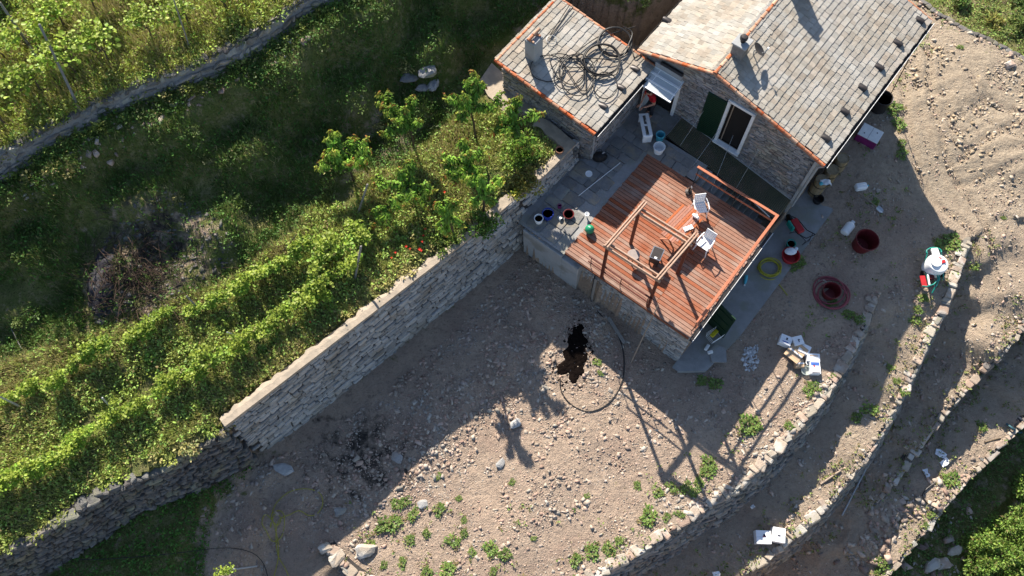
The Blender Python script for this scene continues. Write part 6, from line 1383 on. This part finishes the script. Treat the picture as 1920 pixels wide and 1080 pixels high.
# ------------------------------------------------------------------ deck furniture
def plastic_chair(label,px,py,rz):
    root = thing('plastic_chair',label,'chair',at(px,py,.44)*np.array([1,1,0]),rz,'white plastic chairs'); b = MB()
    for i in range(6): b.box((-.175+i*.07,.0,.44),(.060,.44,.02))
    for j in range(4): b.box((0,-.17+j*.115,.44),(.40,.035,.021))
    b.build('seat','white_plastic',root); b = MB(); rot = Matrix.Rotation(R(-14),3,'X')
    for i in range(6): b.box(rot@Vector((-.165+i*.066,.0,.2))+Vector((0,.21,.46)),(.055,.02,.42),rot=rot)
    for j in range(5): b.box(rot@Vector((0,0,.02+j*.095))+Vector((0,.21,.46)),(.40,.022,.04),rot=rot)
    b.build('backrest','white_plastic',root)
    for s_ in (-1,1):
        b = MB(); b.tube([(s_*.24,-.2,.42),(s_*.25,-.19,.63),(s_*.25,.0,.66),(s_*.22,.22,.66)],.022,7); b.build('armrest','white_plastic',root,True)
        for y in (-.2,.2): b = MB(); b.tube([(s_*.20,y,.44),(s_*.25,y*1.15,.0)],[.026,.018],7); b.build('leg','white_plastic',root,True)
    return root
plastic_chair('white plastic chair with its back to the stair railing',1313,389,R(4)); plastic_chair('white plastic chair turned aside beside the table, nearer the right railing',1322,456,R(-152+90+20))
tb = thing('wooden_table','long slatted wooden garden table partly under the pergola','table',at(1277,420,.70)*np.array([1,1,0])); t0 = at(1277,420,.70)*np.array([1,1,0])
e0 = at(1246,452,.70); e1 = at(1312,385,.70); ax = Vector(e1-e0); tl = 1.55; ta = math.atan2(ax.y,ax.x); tb.rotation_euler = (0,0,ta)
for k in range(10):
    y = -.405+k*.09; hl = tl/2-(.0 if abs(y) < .3 else .14); b = MB(); b.box((0,y,.72),(2*hl,.08,.025),bev=.004); b.build('slat','table_wood',tb)
b = MB()
for x in (-.5,.5): b.box((x,0,.69),(.07,.8,.035))
b.build('batten','table_wood',tb)
for x in (-.55,.55):
    for y in (-.3,.3): b = MB(); b.bar((x,y,.69),(x*1.08,-y,.0),.05,.03); b.build('leg','table_wood',tb)
jg = thing('water_jug','white jug with a dark mouth on the wooden table','jug',at(1299,404,.74),.6); b = MB(); b.lathe([(.001,0),(.06,0),(.065,.14),(.045,.22),(.05,.25),(.04,.25),(.03,.2),(.001,.2)],(0,0,.065),14,rot=Matrix.Rotation(R(70),3,'X')); b.build('jug_body','white_plastic',jg,True); b = MB(); b.tube([(.05,-.05,.1),(.11,-.08,.11),(.05,-.16,.12)],.01,5); b.build('handle','white_plastic',jg)
pp = thing('paper_sheets','crumpled pale paper on the middle of the wooden table','paper',at(1290,428,.745),.3); b = MB(); V = []; F = []
for i in range(6):
    for j in range(4): V.append(((i/5-.5)*.34,(j/3-.5)*.16,.012+.03*abs(math.sin(i*2.1+j*1.3))))
for i in range(5):
    for j in range(3): F.append((i*4+j,(i+1)*4+j,(i+1)*4+j+1,i*4+j+1))
b.add(V,F); b.build('sheet','carton_white',pp)
bb_ = thing('barbecue_box','square steel barbecue with dark grey lid on the deck','barbecue',at(1232,475,.62)*np.array([1,1,0]),R(-28)); b = MB(); b.box((0,0,.40),(.36,.44,.40),bev=.02); b.build('box_body','dark_metal',bb_); b = MB(); b.box((0,0,.615),(.40,.48,.03),bev=.008); ldd = b.build('lid','steel',bb_); b = MB(); b.box((0,0,.634),(.33,.41,.012)); b.build('lid_plate','dark_metal',ldd); b = MB(); b.box((.02,-.19,.635),(.10,.08,.03),bev=.01); b.build('lid_clip','white_plastic',ldd)
for x in (-.14,.14):
    for y in (-.17,.17): b = MB(); b.box((x,y,.1),(.04,.04,.2)); b.build('leg','dark_metal',bb_)
sl = thing('round_stool','round brown-grey stool on the deck under the pergola','stool',at(1188,478,.45)*np.array([1,1,0])); b = MB(); b.lathe([(.001,.43),(.21,.43),(.22,.45),(.20,.47),(.001,.475)],n=22); b.build('seat','grey_disc',sl,True)
for k in range(3):
    a = k*2*PI/3+.3; b = MB(); b.tube([(.10*math.cos(a),.10*math.sin(a),.43),(.19*math.cos(a),.19*math.sin(a),0)],.018,6); b.build('leg','dark_metal',sl)
pr = thing('folding_parasol','dark metal parasol foot with a short tube by the deck rear edge','parasol stand',at(1291,360,.05)); b = MB(); b.lathe([(.001,0),(.13,0),(.13,.04),(.03,.06),(.03,.34),(.001,.34)],n=14); b.build('foot','dark_metal',pr,True); b = MB(); b.box((.05,0,.2),(.03,.10,.3)); b.build('steel_plate','steel',pr)
sq = thing('steel_bar','pale steel bar leaning in the stairwell behind the railing','bar',at(1443,407,-.1)); b = MB(); b.tube([(0,0,0),Vector(at(1411,377,.35))-Vector(at(1443,407,-.1))],.022,6); b.build('bar_shaft','galvanised',sq)
# ------------------------------------------------------------------ person in the doorway
per = thing('person','person in a red T-shirt and dark trousers standing in the doorway, leaning over a bench','person',uvw(-.66,-.62,0),YAW-.35)
def skin(name,verts,edges,radii,mat,parent,root=0):
    me = bpy.data.meshes.new(name); me.from_pydata(verts,edges,[]); o = link(name,me,parent); md = o.modifiers.new('skin','SKIN'); 
    for i,rr_ in enumerate(radii): 
        sv_ = me.skin_vertices[0].data[i]; sv_.radius = rr_ if isinstance(rr_,tuple) else (rr_,rr_); sv_.use_root = i == root
    md.use_smooth_shade = True; s2 = o.modifiers.new('sub','SUBSURF'); s2.levels = 2; s2.render_levels = 2; me.materials.append(MATS[mat]); return o
# body: facing -v (towards the camera), leaning forward
bv = [(0,0,.94),(0,-.05,1.10),(0,-.12,1.30),(0,-.17,1.42),(0,-.22,1.50),(0,-.25,1.56),  # pelvis..neck..head base
      (.09,0,.90),(.10,-.04,.50),(.10,.0,.08),(.10,-.14,.04),(-.09,0,.90),(-.12,-.02,.50),(-.12,.03,.08),(-.12,-.10,.04),
      (.19,-.16,1.40),(.27,-.20,1.14),(.15,-.44,1.02),(.10,-.52,1.00),(-.19,-.16,1.40),(-.26,-.24,1.14),(-.10,-.46,1.06),(-.05,-.53,1.03)]
be = [(0,1),(1,2),(2,3),(3,4),(4,5),(0,6),(6,7),(7,8),(8,9),(0,10),(10,11),(11,12),(12,13),(3,14),(14,15),(15,16),(16,17),(3,18),(18,19),(19,20),(20,21)]
br = [(.16,.11),(.15,.10),(.17,.11),(.13,.09),.055,.05,.085,.06,.042,.04,.085,.06,.042,.04,.06,.045,.034,.03,.06,.045,.034,.03]
body = skin('body',bv,be,br,'skin',per)
shv = [(0,0,.90),(0,-.05,1.10),(0,-.12,1.30),(0,-.17,1.42),(0,-.20,1.46),(.20,-.16,1.40),(.255,-.19,1.22),(-.20,-.16,1.40),(-.25,-.21,1.22)]
skin('t_shirt',shv,[(0,1),(1,2),(2,3),(3,4),(3,5),(5,6),(3,7),(7,8)],[(.185,.135),(.17,.12),(.19,.13),(.145,.105),.07,.075,.072,.075,.072],'shirt_red',per)
skin('trousers',[(0,0,.98),(0,0,.92),(.09,0,.86),(.10,-.04,.50),(.10,0,.12),(-.09,0,.86),(-.12,-.02,.50),(-.12,.03,.12)],[(0,1),(1,2),(2,3),(3,4),(1,5),(5,6),(6,7)],[(.17,.125),(.17,.125),.11,.08,.065,.11,.08,.065],'trousers',per)
hd = MB(); hd.lathe([(.001,-.12),(.05,-.115),(.075,-.07),(.085,0),(.088,.05),(.075,.10),(.04,.125),(.001,.13)],(0,-.30,1.66),18,sy=1.18,rot=Matrix.Rotation(R(-28),3,'X')); hd.lathe([(.012,-.03),(.018,-.02),(.008,.02)],(0,-.415,1.63),8); 
for s_ in (-1,1): hd.lathe([(.004,-.03),(.014,0),(.006,.03)],(s_*.088,-.29,1.65),8)
hd.build('head','skin',per,True)
hr = MB(); hr.lathe([(.094,-.03),(.097,.03),(.085,.10),(.045,.135),(.001,.142)],(0,-.285,1.67),18,sy=1.18,rot=Matrix.Rotation(R(-18),3,'X')); hr.build('hair','hair',per,True)
fc = MB()
for s_ in (-1,1): fc.lathe([(.001,-.008),(.010,0),(.001,.008)],(s_*.032,-.40,1.655),8)
fc.build('eyes','print_dark',per,True); mo = MB(); mo.box((0,-.395,1.585),(.045,.012,.010),bev=.003); mo.build('mouth','dark_red_plastic',per)
for s_,w in ((1,(.10,-.52,1.00)),(-1,(-.05,-.53,1.03))):
    V = [(w[0],w[1],w[2]),(w[0]-.01*s_,w[1]-.06,w[2]-.02)]; E_ = [(0,1)]; Rr = [(.035,.02),(.042,.018)]
    for k in range(4):
        q = len(V); x = (-.030+.020*k); L_ = (.055,.068,.064,.05)[k]; V += [(w[0]+x,w[1]-.10,w[2]-.03),(w[0]+x,w[1]-.10-L_*.6,w[2]-.05),(w[0]+x,w[1]-.10-L_*.8,w[2]-.08)]; E_ += [(1,q),(q,q+1),(q+1,q+2)]; Rr += [.0105,.009,.008]
    q = len(V); V += [(w[0]-.04*s_,w[1]-.03,w[2]-.02),(w[0]-.06*s_,w[1]-.07,w[2]-.045)]; E_ += [(0,q),(q,q+1)]; Rr += [.012,.010]
    skin('hand',V,E_,Rr,'skin',per)
